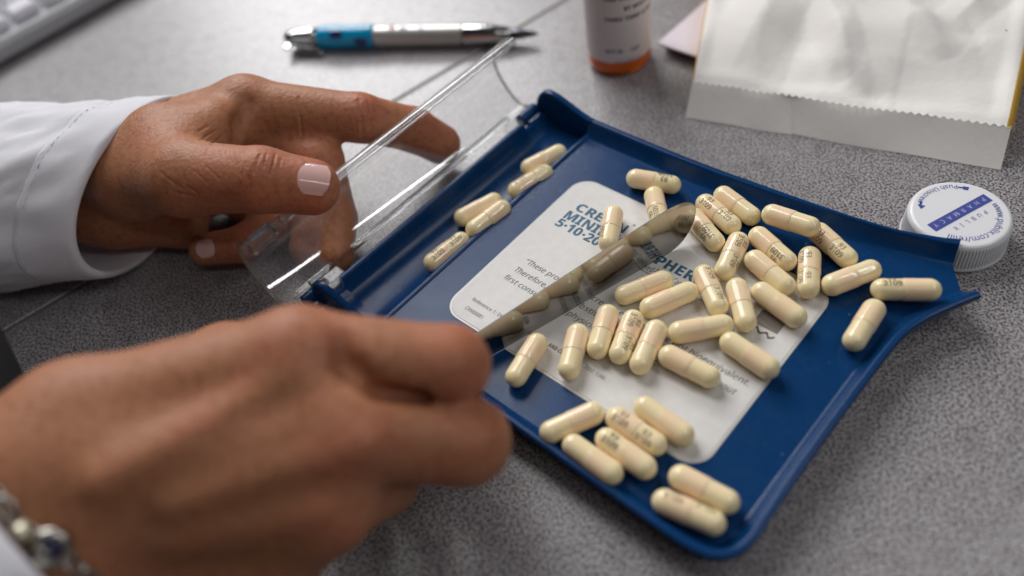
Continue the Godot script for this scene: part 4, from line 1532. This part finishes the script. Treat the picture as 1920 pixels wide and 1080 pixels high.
func bottle_cap() -> void:
	var o := thing("bottle_cap", "white ribbed bottle cap with blue lettering lying beside the tray spout", "bottle cap", Vector3(158.0, 0.1, -183.0), Basis(Vector3.UP, -2.8186))
	var b := Build.new()
	b.lathe([[0.01, 3.0], [15.0, 3.0], [15.6, 0.4], [16.9, 0.0], [17.5, 0.3], [17.6, 1.2], [17.15, 1.7], [17.15, 2.2, 1.0], [17.0, 6.0, 1.0], [16.8, 9.6, 1.0], [16.7, 10.2], [16.4, 11.0], [15.7, 11.6], [14.9, 11.8], [0.01, 11.85]], Vector3.ZERO, Vector3.UP, 576, 0.16, 96)
	part("shell", b.mesh(), mat(lin(0.80, 0.80, 0.82), 0.3), o)
	var y := 11.9
	var blue := mat(lin(0.055, 0.075, 0.33), 0.5)
	var bar := Build.new()
	bar.polygon([Vector3(-12.9, y, -1.8), Vector3(12.9, y, -1.8), Vector3(12.9, y, 2.2), Vector3(-12.9, y, 2.2)], PackedVector2Array([Vector2(-12.9, -1.8), Vector2(12.9, -1.8), Vector2(12.9, 2.2), Vector2(-12.9, 2.2)]))
	part("bar_print", bar.mesh(), blue, o)
	var spaced := func(bb: Build, text: String, size: float, x0: float, step: float, z: float, yy: float) -> void:
		for i in text.length():
			write(bb, letters(text[i], size), func(p: Vector2) -> Vector3: return Vector3(x0 + step * i + p.x, yy, z - p.y))
	var wh := Build.new()
	spaced.call(wh, "PHARMACY", 1.75, -10.8, 3.1, 0.3, y + 0.05)
	part("bar_lettering", wh.mesh(), mat(lin(0.55, 0.56, 0.72), 0.5), o)
	var w := Build.new()
	spaced.call(w, "PUBLIX", 1.7, -6.6, 2.65, -4.4, y)
	var arc := func(bb: Build, text: String, size: float, r: float, a0: float, outward: bool) -> void:
		write(bb, letters(text, size, false, 0.0, 1.0, false), func(p: Vector2) -> Vector3:
			var rr: float = r + p.y if outward else r - p.y
			var t: float = a0 + p.x / r * (1.0 if outward else -1.0)
			return Vector3(sin(t) * rr, y, -cos(t) * rr))
	arc.call(w, "www.publix.com/refill", 2.25, 12.6, deg_to_rad(-76.0), true)
	arc.call(w, "Push Unscrew", 1.95, 13.2, deg_to_rad(222.0), false)
	# arrow: shaft and head at the end of the words, block at their start
	var tri := func(bb: Build, r: float, a0: float, a1: float, hw: float) -> void:
		var q := []
		for s in [[a0, -hw], [a0, hw], [a1, 0.0]]:
			q.append(Vector3(sin(s[0]) * (r + s[1]), y, -cos(s[0]) * (r + s[1])))
		bb.face(q, Vector3(0, y - 5, 0))
	tri.call(w, 12.6, deg_to_rad(144.0), deg_to_rad(135.0), 1.35)
	for s in [[151.0, 144.0, 0.4], [230.0, 223.0, 0.35], [238.0, 230.0, 0.85]]:
		var q := []
		for z in [[s[0], -s[2]], [s[0], s[2]], [s[1], s[2]], [s[1], -s[2]]]:
			var t: float = deg_to_rad(z[0])
			q.append(Vector3(sin(t) * (13.0 + z[1]), y, -cos(t) * (13.0 + z[1])))
		w.face(q, Vector3(0, y - 5, 0))
	part("lettering", w.mesh(), blue, o)

func bag() -> void:
	var o := thing("paper_bag", "crumpled white paper bag with a pinked folded end lying at the back", "paper bag", Vector3(140, 0, -250))
	var org := Vector3(140, 0, -250)
	var paper := mat(lin(0.79, 0.765, 0.73), 0.7)
	paper.uv1_triplanar = true
	paper.uv1_scale = Vector3.ONE * 14.0
	paper.heightmap_enabled = true
	paper.heightmap_scale = 0.015
	paper.heightmap_texture = noise_tex(0.03, 71, [], 512)
	var n := FastNoiseLite.new()
	n.seed = 77
	n.frequency = 0.022
	n.fractal_octaves = 2
	var fl := Vector3(95.9, 10.8, -288.4); var fr := Vector3(196.1, 10.8, -220.3); var bl := Vector3(140.0, 20.0, -386.4); var brr := Vector3(268.1, 20.0, -320.8)
	var crumple := FastNoiseLite.new()
	crumple.seed = 12
	crumple.noise_type = FastNoiseLite.TYPE_CELLULAR
	crumple.frequency = 0.034
	crumple.cellular_jitter = 1.2
	crumple.cellular_return_type = FastNoiseLite.RETURN_DISTANCE
	crumple.fractal_type = FastNoiseLite.FRACTAL_NONE
	var creases := [[0.36, 0.62, 0.52, 0.12, 2.6, 0.030], [0.52, 0.13, 0.70, 0.02, -1.6, 0.03], [0.60, 0.55, 0.76, 0.34, 2.0, 0.028], [0.30, 0.02, 0.36, 0.62, -1.8, 0.05], [0.12, 0.1, 0.26, 0.7, 1.6, 0.05], [0.80, 0.60, 0.92, 0.25, -1.6, 0.05], [0.88, 0.7, 0.80, 0.5, 1.6, 0.03], [0.36, 0.62, 0.30, 0.95, 2.2, 0.04]]
	var height := func(u: float, v: float) -> float:
		var y := 0.0
		for c in creases:
			var a := Vector2(c[0], c[1]); var b := Vector2(c[2], c[3]); var p := Vector2(u, v)
			var t: float = clampf((p - a).dot(b - a) / (b - a).length_squared(), 0.0, 1.0)
			var dist: float = (p - a.lerp(b, t)).length()
			y += 2.0 * c[4] * max(0.0, 1.0 - dist / (c[5] * 2.6)) * (1.0 - 0.5 * absf(t * 2.0 - 1.0))
		y += n.get_noise_2d(u * 110.0, v * 80.0) * 2.4 * smoothstep(0.0, 0.2, v)
		y += crumple.get_noise_2d(u * 100.0 + v * 22.0, v * 74.0) * 3.2 * smoothstep(0.0, 0.12, v)
		if u > 0.665:
			y -= 0.35
		return y
	var rows := []
	for i in 73:
		var v := i / 72.0
		var row := []
		for k in 97:
			var u := k / 96.0
			var p: Vector3 = fl.lerp(fr, u).lerp(bl.lerp(brr, u), v)
			p.y -= 1.0 * (1.0 - smoothstep(0.0, 0.05, v))
			p.y += height.call(u, v) * smoothstep(0.0, 0.06, u) * smoothstep(0.0, 0.06, 1.0 - u)
			p.y += 7.0 * pow(sin(PI * u), 0.6) * smoothstep(0.0, 0.5, v)
			row.append(p - org)
		rows.append(row)
	var b := Build.new()
	b.sheet(rows)
	part("front_sheet", b.mesh(), paper, o)
	# gusset sides and underside
	var yellow := mat(lin(0.72, 0.42, 0.05), 0.7)
	for s in [0, 96]:
		var e := Build.new()
		var r0 := []; var r1 := []; var r2 := []
		var sx := Vector3(-0.6, 0, -0.2) if s == 0 else Vector3(2.6, 0, 0.5)
		for i in 73:
			var p: Vector3 = rows[i][s]
			r0.append(p + Vector3(0, 0.05, 0)); r1.append(p + sx + Vector3(0, -0.8, 0)); r2.append(Vector3(p.x, 0.6, p.z))
		e.sheet([r0, r1, r2])
		part("gusset", e.mesh(), yellow, o)
	var und := Build.new()
	und.sheet([[rows[0][0] * Vector3(1, 0, 1) + Vector3(0, 0.5, 0), rows[0][96] * Vector3(1, 0, 1) + Vector3(0, 0.5, 0)], [rows[72][0] * Vector3(1, 0, 1) + Vector3(0, 0.5, 0), rows[72][96] * Vector3(1, 0, 1) + Vector3(0, 0.5, 0)]])
	part("back_sheet", und.mesh(), paper, o)
	# folded end strip with a pinked edge; a buckle splits it in two leaves
	var bot := [Vector3(89.5, 0.3, -278.5), Vector3(126.7, 0.3, -252.6), Vector3(126.8, 0.3, -253.3), Vector3(190.4, 0.3, -208.7)]
	var top := [Vector3(95.5, 11.1, -288.1), Vector3(128.7, 11.5, -264.3), Vector3(128.5, 11.5, -264.3), Vector3(196.6, 11.5, -218.6)]
	for leaf in 2:
		var st := Build.new()
		var b0: Vector3 = bot[leaf * 2]; var b1: Vector3 = bot[leaf * 2 + 1]
		var t0: Vector3 = top[leaf * 2]; var t1: Vector3 = top[leaf * 2 + 1]
		var nn := 168 if leaf == 1 else 84
		var srows := [[], [], [], [], [], []]
		for k in nn + 1:
			var u := float(k) / nn
			var lo: Vector3 = b0.lerp(b1, u); var hi: Vector3 = t0.lerp(t1, u)
			var tooth: float = absf(fposmod(k / 6.0, 1.0) * 2.0 - 1.0)
			hi += (hi - lo).normalized() * (tooth - 0.5) * (0.95 + 0.4 * n.get_noise_2d(k * 9.0, 3.0))
			var out := (b1 - b0).cross(Vector3.UP).normalized()
			var bulge: float = n.get_noise_2d(u * 60.0 + leaf * 90.0, 5.0) * 1.6
			if (leaf == 0 and u > 0.86) or (leaf == 1 and u < 0.08):
				bulge -= 0.7 * (absf(u - (0.86 if leaf == 0 else 0.08)) / 0.14)
			for q in 5:
				var t := q / 4.0
				srows[q].append(lo.lerp(hi, t) + out * bulge * sin(PI * (0.15 + 0.6 * t)) - org)
			srows[5].append(hi - out * 0.35 + Vector3(0, -0.1, 0) - org)
		st.sheet(srows)
		part("folded_end", st.mesh(), paper, o)
	var tick := Build.new()
	tick.box(Vector3(216.4, 22.0, -262.6) - org, Vector3(0.18, 0, 0), Vector3(0, 0.06, 0), Vector3(0, 0, 0.7), 0.03)
	part("ink_mark", tick.mesh(), mat(lin(0.01, 0.01, 0.02), 0.6), o)
	# white envelope half under the bag
	var en := thing("envelope", "pale flat paper packet sticking out under the left side of the bag", "envelope", Vector3(91.3, 5.0, -329.4))
	var eb := Build.new()
	var ed := Vector3(13.2, 0.0, 16.1).normalized()
	var ew := ed.cross(Vector3.UP).normalized()
	eb.box(ed * 34.0 - ew * 28.0, ed * 34.0 + Vector3(0, 0, 0), Vector3(0, 0.5, 0), ew * 28.0 + Vector3(0, 0, 0), 0.3)
	part("sheet", eb.mesh(), mat(lin(0.70, 0.64, 0.70), 0.7), en)
	var fd := Build.new()
	fd.box(ed * 34.0 - ew * 30.0 + Vector3(0, -2.5, 0), ed * 33.0, Vector3(0, 1.8, 0), ew * 26.0, 0.3)
	part("lower_fold", fd.mesh(), mat(lin(0.70, 0.64, 0.70), 0.7), en)

func keyboard() -> void:
	var e := Vector3(64, 0, -51).normalized()
	var inn := Vector3(-0.62, 0, -0.78).normalized()
	var c := Vector3(-258.9, 0, -448.9)
	var o := thing("keyboard", "pale grey computer keyboard at the far left edge of the counter", "keyboard", c, Basis(e, Vector3.UP, -inn))
	var b := Build.new()
	b.box(Vector3(120, 7.0, -62), Vector3(230, 0, 0), Vector3(0, 5.6, 0), Vector3(0, 0, 62), 2.5)
	part("case", b.mesh(), mat(lin(0.40, 0.40, 0.42), 0.4), o)
	var ft := Build.new()
	ft.box(Vector3(120, 0.9, -62), Vector3(222, 0, 0), Vector3(0, 0.8, 0), Vector3(0, 0, 55), 0.4)
	part("foot_strip", ft.mesh(), mat(lin(0.05, 0.05, 0.05), 0.7), o)
	var km := Build.new()
	km.box(Vector3(0, 0, 0), Vector3(7.6, 0, 0), Vector3(0, 3.6, 0), Vector3(0, 0, 7.6), 1.6)
	var kmesh := km.mesh()
	var keym := mat(lin(0.75, 0.74, 0.80), 0.35)
	for r in 4:
		for k in 9:
			var q := part("key", kmesh, keym, o)
			q.position = v3(-82.0 + 19.0 * k + r * 5.0, 15.0, -18.0 - 19.0 * r)
